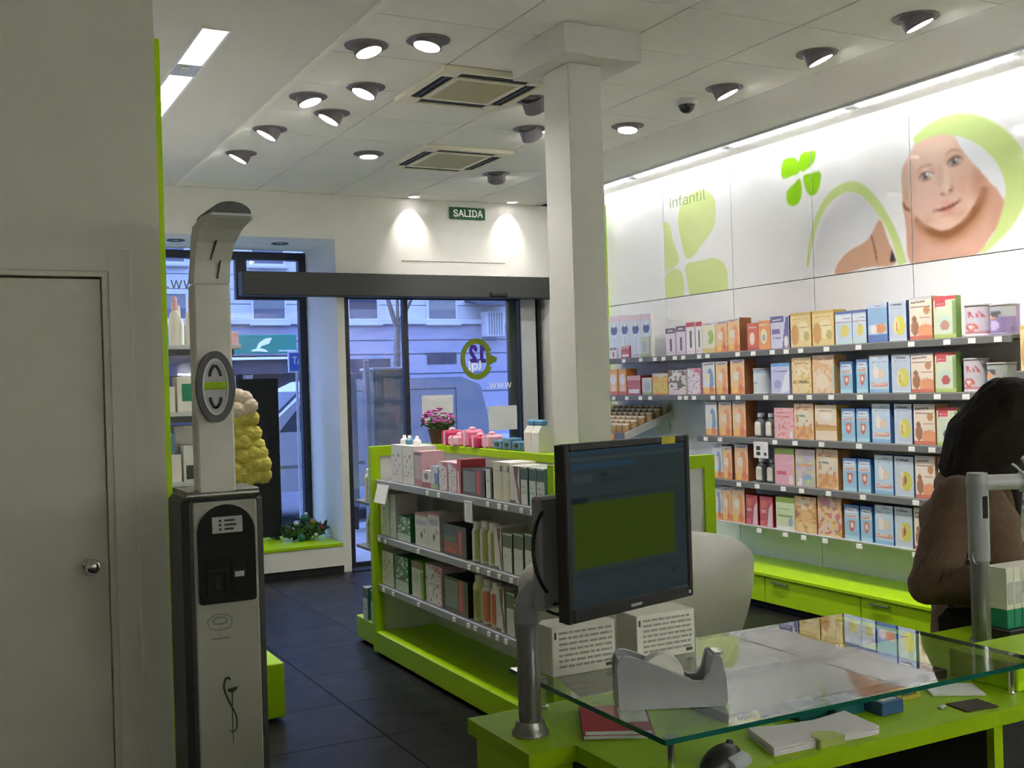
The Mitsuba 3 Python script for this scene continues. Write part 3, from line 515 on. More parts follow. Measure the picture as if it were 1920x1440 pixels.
 'red': ('slim red and white packet', 'packet', [S(186, 40, 45), ('p', [(.55, 0), (1, 0), (1, .85), (.7, .6)], S(222, 190, 200)), ('e', .3, .75, .2, .15, S(210, 90, 60)), ('t', .1, .45, .5, .55, S(230, 180, 180)), ('r', 0, 0, .4, .2, S(205, 90, 100))], S(140, 25, 25), None),
 'greenwhite': ('lime and white carton', 'box', [S(205, 220, 170), ('r', 0, .84, 1, 1, S(170, 200, 60)), ('r', .1, .62, .8, .66, S(140, 180, 60)), ('r', .1, .4, .9, .44, S(110, 160, 50)), ('e', .78, .25, .12, .14, S(160, 165, 190)), ('r', 0, 0, 1, .12, S(228, 226, 215))], S(190, 205, 120), None),
 'flowers': ('golden carton with pink blossoms', 'box', [S(228, 195, 120), ('n', 8, 4, .58, S(232, 200, 195)), ('n', 9, 14, .68, S(206, 110, 100)), ('n', 7, 23, .72, S(190, 160, 60)), ('e', .3, .85, .25, .1, S(210, 120, 140))], S(190, 120, 60), None),
 'cow': ('white carton with dark spots', 'box', [S(226, 222, 214), ('e', .2, .7, .06, .03, S(90, 90, 95)), ('e', .4, .6, .05, .04, S(110, 110, 115)), ('e', .65, .72, .07, .05, S(90, 130, 150)), ('e', .3, .45, .05, .03, S(140, 140, 140)), ('e', .55, .3, .06, .03, S(120, 125, 130)), ('e', .75, .45, .05, .03, S(150, 150, 150)), ('r', .1, .2, .5, .22, S(170, 168, 165))], S(210, 200, 200), S(235, 230, 222)),
 'rose': ('dusty rose carton', 'box', [S(196, 165, 165), ('r', 0, .88, 1, .96, S(100, 70, 80)), ('r', 0, 0, 1, .2, S(180, 120, 125))], S(190, 150, 155), None),
 'smallred': ('small white and red carton', 'box', [S(226, 218, 212), ('r', 0, 0, 1, .3, S(160, 50, 50)), ('e', .5, .65, .25, .2, S(120, 110, 110))], S(200, 180, 180), None),
 'bluew': ('white carton with a blue band', 'box', [S(215, 218, 222), ('r', .5, .1, 1, .7, S(100, 135, 180)), ('r', 0, 0, 1, .18, S(170, 180, 120))], S(120, 150, 190), None),
 'whitepurple': ('white carton with a lilac panel', 'box', [S(226, 222, 218), ('r', .1, .65, .9, .8, S(190, 170, 200)), ('e', .5, .35, .08, .1, S(50, 50, 55)), ('e', .75, .5, .1, .08, S(200, 150, 150)), ('r', 0, .93, 1, 1, S(205, 90, 80))], S(205, 195, 190), None),
 'redw': ('narrow red and white carton', 'box', [S(192, 45, 50), ('r', 0, 0, .5, .65, S(225, 205, 200))], S(150, 30, 35), None),
 'blackgrey': ('black framed carton with a grey front', 'box', [S(30, 28, 30), ('r', .08, .12, .6, .92, S(120, 124, 130)), ('r', .64, .1, .74, .95, S(200, 60, 65)), ('r', .76, .1, .86, .95, S(160, 25, 30)), ('r', .08, .0, 1, .1, S(60, 20, 25))], S(25, 22, 24), None),
 'blackred': ('black and red carton', 'box', [S(28, 26, 28), ('r', .05, .2, .62, .42, S(150, 30, 30)), ('r', .08, .45, .6, .65, S(75, 85, 70)), ('r', .66, .1, .8, .85, S(190, 50, 55)), ('r', .05, .1, .6, .2, S(200, 40, 35))], S(25, 20, 22), None),
 'whiteblack': ('white carton with a black edge', 'box', [S(226, 224, 216), ('r', .72, 0, 1, 1, S(35, 33, 35)), ('r', .1, .55, .6, .58, S(90, 90, 90)), ('r', 0, .93, 1, 1, S(50, 48, 48))], S(30, 30, 30), None),
 'cream': ('cream carton', 'box', [S(222, 216, 190), ('r', .7, .0, .95, .7, S(205, 200, 150)), text(.75, S(130, 120, 100)), ('r', .75, .75, 1, .92, S(70, 70, 80))], S(225, 222, 210), S(230, 226, 216)),
 'swirl': ('white carton with a dark red swirl', 'box', [S(224, 218, 212), ('p', [(.4, 1), (.95, 1), (.8, .6), (1, .3), (.95, 0), (.8, .1), (.75, .35), (.55, .65)], S(110, 35, 30)), ('r', 0, .0, .6, .06, S(60, 90, 80))], S(205, 195, 190), S(226, 220, 210)),
 'greencap': ('white carton with a dark green top', 'box', [S(218, 222, 214), ('r', 0, .66, .88, .95, S(35, 80, 65)), ('r', .9, 0, 1, 1, S(60, 120, 110)), text(.45, S(120, 150, 130), .1, .8), text(.3, S(150, 165, 150), .1, .7)], S(60, 120, 105), S(190, 205, 190)),
 'greenbrown': ('white carton with an olive top', 'box', [S(214, 218, 208), ('r', 0, .62, 1, .95, S(95, 95, 50)), ('r', 0, .8, 1, .95, S(70, 105, 75)), ('r', .9, 0, 1, .65, S(60, 70, 60)), text(.4, S(140, 150, 140), .1, .8)], S(80, 90, 60), S(150, 165, 130)),
 'greenitem': ('green and white packet', 'packet', [S(60, 130, 75), ('n', 6, 5, .55, S(30, 85, 50)), ('r', 0, 0, 1, .3, S(200, 210, 195)), ('n', 8, 9, .72, S(215, 220, 210))], S(40, 100, 60), None),
 'whitegreen': ('white carton with a lime edge', 'box', [S(224, 222, 212), ('r', .75, 0, 1, .75, S(130, 170, 40)), ('e', .4, .5, .2, .15, S(205, 205, 190)), ('r', 0, .8, 1, 1, S(120, 60, 60))], S(130, 165, 50), None),
}
TIN = {'tinpink': ('pale pink tin with red lettering', [S(205, 195, 205), ('r', 0, .93, 1, 1, S(150, 150, 155)), *[('p', q_, S(190, 40, 80)) for q_ in ([(.40, .58), (.46, .58), (.46, .78), (.40, .78)], [(.40, .78), (.46, .78), (.64, .58), (.58, .58)], [(.58, .58), (.64, .58), (.64, .78), (.58, .78)], [(.68, .58), (.74, .58), (.83, .78), (.77, .78)], [(.92, .58), (.86, .58), (.77, .78), (.83, .78)], [(.73, .63), (.87, .63), (.87, .67), (.73, .67)])], ('r', 0, .52, 1, .54, S(180, 110, 140)), ('e', .5, .28, .25, .12, S(205, 90, 80)), ('e', .5, .28, .1, .06, S(235, 220, 215)), ('r', 0, .08, 1, .12, S(190, 90, 100))]),
       'tinpurple': ('purple and grey tin', [S(120, 95, 150), ('r', 0, .6, 1, 1, S(160, 165, 170)), ('r', 0, .92, 1, 1, S(160, 140, 60)), ('e', .45, .68, .25, .1, S(40, 35, 35)), ('e', .3, .55, .15, .06, S(226, 150, 60)), ('e', .4, .3, .2, .18, S(190, 170, 215))]),
       'tinteal': ('teal and grey tin', [S(160, 165, 160), ('r', 0, 0, .5, .4, S(40, 130, 135)), ('r', .1, .6, .6, .78, S(40, 35, 30)), ('e', .35, .55, .18, .08, S(226, 150, 60)), ('t', .15, .66, .5, .72, W_)]),
       'tinblue': ('white and blue tin', [S(205, 212, 220), ('r', 0, .8, 1, .9, S(120, 160, 205)), ('r', .1, .4, .6, .45, S(130, 160, 195)), ('r', .1, .2, .5, .25, S(205, 185, 120))])}
BOT = {'bottle': ('dark bottle with a cream label', [S(25, 28, 45), ('r', .15, .1, .85, .55, S(226, 220, 205)), ('e', .5, .55, .35, .1, S(226, 220, 205)), ('r', .2, .3, .8, .32, S(180, 150, 90))], S(205, 205, 215), [(0, 0), (.42, 0), (.46, .03), (.46, .55), (.40, .66), (.24, .76), (.22, .82), (0, .82)], .26),
       'stripe': ('white bottle with a coloured stripe', [S(224, 222, 210), ('r', .66, .05, 1.2, .8, S(170, 180, 50)), text(.45, S(160, 160, 150), .1, .6)], S(236, 232, 225), [(0, 0), (.44, 0), (.47, .03), (.47, .74), (.40, .82), (.34, .84), (0, .84)], .36),
       'yellowb': ('yellow green bottle', [S(205, 205, 120), ('r', .4, .05, .9, .7, S(150, 155, 30)), text(.4, S(225, 222, 180), .05, .4)], S(220, 215, 190), [(0, 0), (.44, 0), (.47, .03), (.47, .74), (.40, .82), (.34, .84), (0, .84)], .34),
       'orangeb': ('white and orange bottle', [S(224, 214, 200), ('r', .45, .05, .95, .74, S(212, 105, 30)), text(.4, S(190, 140, 110), .05, .4)], S(226, 220, 210), [(0, 0), (.44, 0), (.47, .03), (.47, .74), (.40, .82), (.34, .84), (0, .84)], .34)}
_proto = {}
def proto(kind):
    if kind not in _proto:
        if kind in BOX: _proto[kind] = [('', unit_box(BOX[kind][2], BOX[kind][3], BOX[kind][4]))]
        elif kind in TIN: _proto[kind] = [('body', unit_turned([(.0, 0), (.49, 0), (.5, .02), (.48, .04), (.48, .93), (.0, .93)], TIN[kind][1])), ('lid', unit_turned([(0, .93), (.5, .93), (.5, .985), (.47, 1), (.43, .985), (0, .985)], [S(165, 160, 160)], nv=8))]
        else:
            d = BOT[kind]; r = d[4]
            _proto[kind] = [('body', unit_turned(d[3], d[1])), ('cap', unit_turned([(0, d[3][-1][1]), (r, d[3][-1][1]), (r, .985), (r * .9, 1), (0, 1)], [d[2]], nv=8))]
    return _proto[kind]
def desc(kind): return (BOX.get(kind) or TIN.get(kind) or BOT.get(kind))[0]
def catg(kind): return BOX[kind][1] if kind in BOX else 'tin' if kind in TIN else 'bottle'
kindname = {'packet': 'product_packet', 'box': 'product_box', 'bag': 'product_bag', 'tin': 'food_tin', 'bottle': 'product_bottle'}
def product(kind, x, y0, y1, z, h, depth, label, group):
    w = y1 - y0
    k = thing(kindname[catg(kind)], label, catg(kind), group)
    g = .004 if kind in BOX else .002; depth = {'redgreen': .045, 'strawberry': .045, 'tree': .045, 'brush': .03}.get(kind, depth)
    T = T4().translate([x, y0 + g / 2, z + .0005]).scale([depth if kind in BOX else w - g, w - g, h])
    for nm, d in proto(kind):
        scene[k if nm == '' else f'{k}__{nm}'] = copy(d, T)
    return k
ORD = ['first', 'second', 'third', 'fourth', 'fifth', 'sixth']
def row(items, x, z, depth, where, group):
    """items run from the viewer's left to right; each label tells its print, its shelf and, for twins, its turn"""
    n = {}
    for it in items: n[it[0]] = n.get(it[0], 0) + 1
    seen = {}; prev = None
    for kind, y0, y1, h in items:
        i = seen.get(kind, 0); seen[kind] = i + 1
        L = f'{desc(kind)} on {where}'
        if n[kind] == 2: L = f"{'left' if i == 0 else 'right'} {desc(kind)} of two on {where}"
        elif n[kind] > 2: L = f'{ORD[i]} {desc(kind)} from left on {where}'
        if len(L.split()) > 16: L = L.replace('the right wall', 'right wall').replace(' on the ', ' on ')
        product(kind, x, y0, y1, z, h, depth, L, group)
RW = {
1: [('brush', 7.85, 8.02, 0.36), ('brush', 7.69, 7.85, 0.36), ('brush', 7.53, 7.69, 0.35), ('brush', 7.38, 7.53, 0.35), ('purple_tube', 7.06, 7.19, 0.21), ('purple_tube', 6.93, 7.05, 0.22), ('red_tube', 6.81, 6.92, 0.24), ('red_tube', 6.72, 6.80, 0.24), ('apple', 6.56, 6.72, 0.23), ('cereal', 6.42, 6.56, 0.23), ('cereal', 6.28, 6.42, 0.24), ('redorange', 6.08, 6.2, 0.19), ('orange', 5.95, 6.08, 0.2), ('purple', 5.76, 5.95, 0.22), ('gold', 5.55, 5.75, 0.23), ('gold', 5.34, 5.54, 0.23), ('bluecorn', 5.18, 5.33, 0.21), ('bluecorn', 5.06, 5.18, 0.21), ('bluebaby', 4.89, 5.05, 0.24), ('oval', 4.74, 4.88, 0.24), ('bear', 4.55, 4.72, 0.25), ('redgreen', 4.38, 4.54, 0.24), ('tinpink', 4.2, 4.37, 0.18), ('tinpurple', 4.04, 4.2, 0.17)],
2: [('orangepack', 7.9, 8.04, 0.22), ('orangepack', 7.77, 7.89, 0.22), ('redsmall', 7.56, 7.76, 0.16), ('greysmall', 7.4, 7.54, 0.14), ('yellowbag', 7.18, 7.39, 0.17), ('animals', 6.94, 7.17, 0.19), ('whitepink', 6.75, 6.92, 0.2), ('cerealblue', 6.58, 6.73, 0.24), ('cereal', 6.43, 6.57, 0.24), ('cereal', 6.24, 6.4, 0.25), ('tinblue', 6.05, 6.2, 0.18), ('violet', 5.77, 5.96, 0.21), ('gold2', 5.56, 5.75, 0.24), ('peach', 5.35, 5.55, 0.25), ('crest', 5.19, 5.3, 0.2), ('crest', 5.06, 5.16, 0.21), ('bunny', 4.89, 5.05, 0.23), ('oval', 4.72, 4.87, 0.23), ('bear', 4.55, 4.72, 0.23), ('strawberry', 4.39, 4.54, 0.23), ('tinpink', 4.24, 4.38, 0.19), ('tinteal', 4.07, 4.23, 0.16)],
3: [('cerealblue', 6.57, 6.71, 0.25), ('cereal', 6.4, 6.55, 0.25), ('cereal', 6.24, 6.39, 0.26), ('bottle', 6.08, 6.19, 0.17), ('bottle', 5.97, 6.07, 0.17), ('pink', 5.74, 5.94, 0.21), ('tan', 5.55, 5.74, 0.24), ('tangold', 5.34, 5.54, 0.23), ('crest', 5.18, 5.3, 0.21), ('crest', 5.06, 5.17, 0.21), ('bunny', 4.89, 5.04, 0.24), ('oval', 4.72, 4.86, 0.24), ('bear', 4.55, 4.71, 0.24), ('tree', 4.39, 4.54, 0.22), ('tinpink', 4.24, 4.38, 0.19)],
4: [('cerealblue', 6.52, 6.64, 0.25), ('cereal', 6.41, 6.52, 0.24), ('cereal', 6.23, 6.38, 0.26), ('bottle', 6.08, 6.19, 0.17), ('bottle', 5.97, 6.07, 0.17), ('pinkgreen', 5.75, 5.95, 0.25), ('multi', 5.55, 5.74, 0.25), ('tan', 5.34, 5.54, 0.26), ('crest', 5.18, 5.3, 0.21), ('crest', 5.06, 5.17, 0.21), ('bunny', 4.88, 5.03, 0.24), ('ovalred', 4.72, 4.87, 0.24), ('bear', 4.56, 4.71, 0.25), ('tree', 4.4, 4.54, 0.24)],
5: [('cerealblue', 6.54, 6.65, 0.26), ('cereal', 6.43, 6.54, 0.25), ('cereal', 6.28, 6.43, 0.26), ('red', 6.14, 6.27, 0.21), ('red', 5.98, 6.12, 0.21), ('greenwhite', 5.76, 5.95, 0.22), ('gold3', 5.55, 5.76, 0.24), ('flowers', 5.32, 5.54, 0.26), ('crest', 5.17, 5.3, 0.22), ('crest', 5.06, 5.16, 0.22), ('bunny', 4.89, 5.04, 0.24), ('ovalred', 4.74, 4.88, 0.24), ('bear', 4.58, 4.73, 0.25)]}
for r in RW: row(RW[r], 5.145, rows[r][0], .11, f'the {rname[r]} shelf of the right wall', f'products on the {rname[r]} wall shelf')
# cards standing behind and small packs in front at the far end of the top shelf
for i, (kind, y, w, h, c) in enumerate((('purple_tube', 7.88, .10, .09, 'below the brush cards'), ('redsmall', 7.68, .13, .10, 'before the brush cards'), ('greysmall', 7.40, .12, .16, 'right of the brush cards'))):
    product(kind, 5.135 if i < 0 else 5.128, y, y + w, rows[1][0], h, .012, f'tiny {desc(kind)} {c}, top wall shelf', 'small packs before the brush cards')
# the hanging white card below the third shelf, and the shelf end at far right
add_card = thing('shelf_card', 'white card with dark print hanging from the fourth wall shelf beside the dark bottles', 'card')
put(f'{add_card}__sheet', bx(5.098, 5.103, 5.96, 6.11, 1.03, 1.145, .001), 'paper')
put(f'{add_card}__printing', cat_([bx(5.097, 5.0985, 6.04, 6.08, 1.085, 1.115), bx(5.097, 5.0985, 6.04, 6.08, 1.05, 1.075), bx(5.097, 5.0985, 5.975, 6.0, 1.05, 1.07)]), 'ink')
s = thing('wall_shelf', 'dark grey shelf beyond the end of the top wall shelf, above the customer', 'shelf', 'shelves on the right wall')
add(s, 'board', bx(5.13, XP - .002, 2.6, 3.98, 1.565, 1.59), 'shelf_grey'); add(s, 'lip', bx(5.115, 5.13, 2.6, 3.98, 1.545, 1.59, .004), 'shelf_grey')
row([('gold', 3.80, 3.97, .24), ('gold', 3.60, 3.79, .24), ('orange', 3.40, 3.59, .22)], 5.145, 1.59, .11, 'the shelf above the customer', 'products above the customer')
# tilted tray of small jars at the far end of the right wall
tr = thing('jar_tray', 'tilted grey tray of small food jars under the far end of the second wall shelf', 'tray')
JX = 4.98
def tz(x): return 1.145 + (x - JX) * .36
ty0, ty1 = 7.55, 8.42
add(tr, 'base', prism([(JX, tz(JX)), (5.455, tz(5.455)), (5.455, tz(5.455) - .015), (JX, tz(JX) - .015)], ty0, ty1, 'y'), 'light_grey')
for yy in (ty0 - .012, ty1):
    add(tr, 'side_panel', prism([(JX - .02, tz(JX) - .035), (5.455, tz(5.455) - .035), (5.455, tz(5.455) + .025), (JX - .02, tz(JX) + .025)], yy, yy + .012, 'y'), 'light_grey')
add(tr, 'front_lip', bx(JX - .03, JX - .018, ty0 - .012, ty1 + .012, tz(JX) - .04, tz(JX) + .03, .003), 'shelf_grey')
add(tr, 'price_strip', bx(JX - .036, JX - .030, 7.68, 7.98, tz(JX) - .03, tz(JX) + .02, .001), 'orange_label', label='orange price strip')
jb = ply(lathe([(0, 0), (.026, 0), (.029, .006), (.029, .05), (.024, .06), (0, .06)], 16), 'jar_food', smooth=40)
jl = ply(lathe([(0, .06), (.027, .06), (.028, .062), (.028, .073), (.026, .076), (0, .076)], 16), 'jar_lid', smooth=40)
NTH = ['first', 'second', 'third', 'fourth', 'fifth', 'sixth', 'seventh', 'eighth', 'ninth', 'tenth', 'eleventh']
for i in range(6):
    for j in range(10):
        x, y = 5.02 + .078 * i, 7.60 + .085 * j
        k = thing('food_jar', f'brown food jar with cream lid, {NTH[j]} from the right in tray row {NTH[i]} from front', 'jar', 'food jars in the tilted tray')
        T = T4().translate([x, y, tz(x) + .0115])
        scene[k + '__body'] = copy(jb, T); scene[k + '__lid'] = copy(jl, T)

# ------------------------------------------------------------------ column and gondola
co = struct('column', 'slim white square column rising through the gondola to the ceiling', 'column')
add(co, 'shaft', bx(2.752, 2.942, 4.585, 4.83, 0, 3.15, .004), 'column_paint')
add(co, 'capital', bx(2.66, 3.10, 4.46, 4.985, 3.15, H - .001, .004), 'column_paint', label='square white capital against the ceiling')

GX0, GX1, GY0, GY1, GZ = 2.30, 3.15, 4.05, 6.30, 1.25
go = thing('gondola', 'lime green double sided gondola shelf with white panels in mid shop', 'shelf unit')
for y0, nm in ((GY0, 'near'), (GY1 - .05, 'far')):
    e = add(go, 'end_frame', frame_rect(GX0, GX1, 0.02, GZ, .058, y0, y0 + .05), 'lime', label=f'lime green {nm} end frame')
    add(e, 'infill', bx(GX0 + .058, GX1 - .058, y0 + .012, y0 + .038, .078, GZ - .058), 'panel_gloss', label='white infill panel')
add(go, 'spine', bx(2.69, 2.735, GY0 + .05, GY1 - .05, .14, GZ - .045), 'panel_gloss', label='white back panel')
add(go, 'spine_cap', bx(2.665, 2.75, GY0 + .05, GY1 - .05, GZ - .045, GZ, .004), 'lime', label='lime green top rail')
add(go, 'base', bx(GX0 + .004, 2.745, GY0 + .05, GY1 - .05, .02, .145, .006), 'lime', label='glossy lime base shelf on the aisle side')
add(go, 'base', bx(2.95, GX1 - .004, GY0 + .05, GY1 - .05, .02, .145, .006), 'lime')
add(go, 'plinth', bx(GX0 + .05, GX1 - .05, GY0 + .02, GY1 - .02, 0, .02), 'black_matt')
tagg = ply(bx(0, .004, -.018, .018, 0, .024, .001), 'tagpaper')
gz = {1: 1.054, 2: .723, 3: .429}; gname = {1: 'top', 2: 'middle', 3: 'lower'}
gt = {1: [5.45, 5.3, 4.72, 4.6, 4.53, 4.38, 4.28, 4.15], 2: [6.2, 6.1, 5.6, 4.95, 4.85, 4.73, 4.62, 4.5, 4.42, 4.32], 3: [6.15, 6.0, 5.62, 5.15, 4.98, 4.9, 4.75, 4.66, 4.57]}
for r, z in gz.items():
    b = add(go, 'shelf', bx(2.335, 2.69, GY0 + .05, GY1 - .05, z - .022, z - .001, .003), 'shelf_grey')
    add(b, 'lip', bx(2.322, 2.335, GY0 + .05, GY1 - .05, z - .042, z - .002, .003), 'grey_plastic')
    for t in gt[r]: scene[part(b, 'price_tag')] = copy(tagg, T4().translate([2.317, t, z - .036]))
    add(go, 'shelf', bx(2.945, 3.12, GY0 + .05, GY1 - .05, z - .022, z - .001, .003), 'shelf_grey')
GW = {
1: [('rose', 5.58, 5.68, 0.19), ('smallred', 5.46, 5.58, 0.09), ('bluew', 5.36, 5.46, 0.12), ('whitepink', 5.24, 5.35, 0.15), ('whitepink', 5.12, 5.23, 0.15), ('redw', 5.07, 5.12, 0.17), ('blackgrey', 4.8, 5.06, 0.13), ('whiteblack', 4.72, 4.79, 0.15), ('cream', 4.61, 4.71, 0.18), ('cream', 4.54, 4.61, 0.18), ('swirl', 4.44, 4.54, 0.17), ('greencap', 4.36, 4.43, 0.17), ('greencap', 4.28, 4.35, 0.17), ('greencap', 4.2, 4.28, 0.17)],
2: [('cow', 6.09, 6.235, 0.265), ('cow', 5.99, 6.08, 0.255), ('greenitem', 5.77, 5.97, 0.14), ('whitepurple', 5.52, 5.7, 0.18), ('whitepurple', 5.36, 5.52, 0.2), ('blackred', 5.03, 5.32, 0.16), ('stripe', 4.92, 5.0, 0.2), ('stripe', 4.83, 4.91, 0.21), ('stripe', 4.74, 4.82, 0.21), ('swirl', 4.64, 4.72, 0.2), ('greenbrown', 4.53, 4.63, 0.18), ('greenbrown', 4.42, 4.52, 0.19), ('greenbrown', 4.24, 4.41, 0.2)],
3: [('cow', 6.05, 6.235, 0.2), ('greenitem', 5.82, 6.02, 0.2), ('whitegreen', 5.6, 5.77, 0.2), ('whitepink', 5.35, 5.57, 0.21), ('blackgrey', 5.03, 5.33, 0.18), ('yellowb', 4.92, 5.01, 0.23), ('orangeb', 4.82, 4.91, 0.22), ('orangeb', 4.73, 4.81, 0.22), ('swirl', 4.63, 4.72, 0.21), ('greenbrown', 4.52, 4.61, 0.2)]}
for r in GW: row(GW[r], 2.345, gz[r], .14, f'the {gname[r]} gondola shelf', f'products on the {gname[r]} gondola shelf')
product('cow', 2.345, 5.86, 6.03, gz[1], .215, .14, 'left of two tall dark-spotted white cartons at the far end of the top gondola shelf', 'tall spotted cartons'); product('cow', 2.345, 5.69, 5.855, gz[1], .215, .14, 'right of two tall dark-spotted white cartons at the far end of the top gondola shelf', 'tall spotted cartons')
for i, (y, r, k) in enumerate(((4.45, 1, 'red'), (5.2, 2, 'redw'), (5.45, 2, 'smallred'))): pass
lf = thing('shelf_card', 'white leaflet hanging from the lip of the top gondola shelf', 'card'); put(lf, bx(2.310, 2.314, 4.88, 4.97, .925, 1.03, .001), 'paper')
lf = thing('shelf_card', 'white leaflet hanging from the far end of the top gondola shelf', 'card'); put(lf, moved(bx(-.003, .003, -.09, .09, -.11, 0, .001), (2.317, 6.10, 1.03), ry=.25), 'paper')
# far end display of the gondola
en = thing('end_display', 'lime green low end display beyond the far gondola frame', 'display stand')
add(en, 'base', bx(2.345, 3.1, GY1 + .02, 6.72, .02, .16, .005), 'lime'); add(en, 'plinth', bx(2.38, 3.05, GY1 + .03, 6.70, 0, .02), 'black_matt')
add(en, 'post', bx(2.68, 2.74, GY1 + .02, GY1 + .05, .16, 1.1), 'light_grey')
for z in (.62, .90):
    add(en, 'shelf', bx(2.335, 3.08, GY1 + .01, 6.66, z - .02, z, .003), 'shelf_grey')
for i, (z, y, kd) in enumerate(((.16, 6.5, 'greencap'), (.62, 6.45, 'stripe'), (.90, 6.45, 'stripe'), (.16, 6.36, 'greenbrown'), (.62, 6.34, 'greencap'), (.90, 6.35, 'cream'))):
    product(kd, 2.345, y, y + .09, z, .2, .09, f"{desc(kd)} on the {['low base', 'middle shelf', 'upper shelf'][i % 3]} of the far end display", 'goods on the far end display')

# things standing on top of the gondola
top = GZ
k = thing('flower_pot', 'pot of purple flowers on the gondola top', 'plant')
fx, fy = 2.715, 6.33
fx, fy = 2.72, 6.18
add(k, 'pot', lathe([(0, 0), (.05, 0), (.068, .085), (.072, .09), (.062, .09), (.06, .08), (0, .08)], 24, (fx, fy, top + .0005)), 'terracotta', 40)
def leafcloud(c, s, n, r, seed, flat=False):
    g = np.random.default_rng(seed); M = []
    for _ in range(n):
        d = g.normal(size=3); d /= np.linalg.norm(d); p = np.array(c) + d * np.array(s) * g.uniform(.5, 1)
        a = g.normal(size=3); a /= np.linalg.norm(a); b = np.cross(a, d); b /= np.linalg.norm(b)
        q = np.array([p - a * r, p + b * r * .5 + d * r * .15, p + a * r, p - b * r * .5 + d * r * .15]); M.append(trimesh.Trimesh(q, [[0, 1, 2], [0, 2, 3]], process=False))
    return cat_(M)
add(k, 'foliage', leafcloud((fx, fy, top + .12), (.10, .10, .05), 90, .028, 3), 'leaf_green')
for i in range(46):
    g = np.random.default_rng(100 + i); d = g.normal(size=3); d[2] = abs(d[2]); d /= np.linalg.norm(d); p = np.array([fx, fy, top + .13]) + d * np.array([.10, .12, .085])
    add(k, 'blossom', cat_([moved(ball((0, 0, 0), .017, 1, (1, .55, .4)), p, rz=a) for a in (0, 1.05, 2.1)]), 'petal')
def pinkbox(x, y, w, d, h, m, lab, z=top):
    k = thing('gift_set', lab, 'gift set', 'pink gift sets on the gondola top'); add(k, 'wrap', bx(x - d / 2, x + d / 2, y - w / 2, y + w / 2, z + .0005, z + h, .012), m)
    add(k, 'ribbon', cat_([bx(x - d / 2 - .002, x + d / 2 + .002, y - .012, y + .012, z + .001, z + h + .002), ball((x, y, z + h + .008), .018, 1, (1, 1.4, .6))]), 'pink_pale')
pinkbox(2.715, 5.98, .11, .10, .085, 'red_wrap', 'deep red wrapped gift set beside the purple flowers')
pinkbox(2.700, 5.84, .13, .10, .060, 'pink_pale', 'pale pink gift set with a ribbon, second from the purple flowers')
pinkbox(2.715, 5.70, .11, .10, .095, 'pink_wrap', 'tall pink gift set in the middle of the row')
pinkbox(2.700, 5.57, .12, .09, .065, 'red_wrap', 'low crimson gift set in the row on the gondola top')
pinkbox(2.715, 5.45, .10, .09, .075, 'pink_pale', 'pale pink gift set at the right end of the row')
for i, y in enumerate((5.31, 5.20, 5.09)):
    k = thing('clear_case', f"{['left', 'middle', 'right'][i]} of three clear blue cases on the gondola top", 'case', 'clear blue cases')
    add(k, 'body', bx(2.675, 2.745, y - .05, y + .05, top + .0005, top + .05 + .015 * (i == 1), .006), 'blue_clear'); add(k, 'clasp', bx(2.668, 2.675, y - .015, y + .015, top + .02, top + .04, .002), 'leaf_green')
for i, y in enumerate((4.955, 4.875)):
    k = thing('refill_bag', f"{['left', 'right'][i]} white refill bag with a blue top beside the column", 'bag', 'white refill bags')
    add(k, 'pouch', hull(bx(2.67, 2.745, y - .038, y + .038, top + .0005, top + .10), bx(2.69, 2.725, y - .036, y + .036, top + .13, top + .135)), 'bag_white'); add(k, 'top', bx(2.688, 2.727, y - .037, y + .037, top + .135, top + .165, .008), 'cap_blue')
for i, y in enumerate((5.98, 5.90, 5.79)):
    k = thing('pump_bottle', f"{['left', 'middle', 'right'][i]} of three small pale bottles standing on the tall spotted cartons", 'bottle', 'small pale bottles')
    zb = gz[1] + .2165; add(k, 'body', lathe([(0, 0), (.022, 0), (.024, .004), (.024, .025), (.012, .035), (0, .035)], 18, (2.41, y, zb)), 'blue_clear' if i == 1 else 'white_plastic', 40); add(k, 'cap', cyl((2.41, y, zb + .035), (2.41, y, zb + .052), .011, .009, 14), 'sign_white', 40)

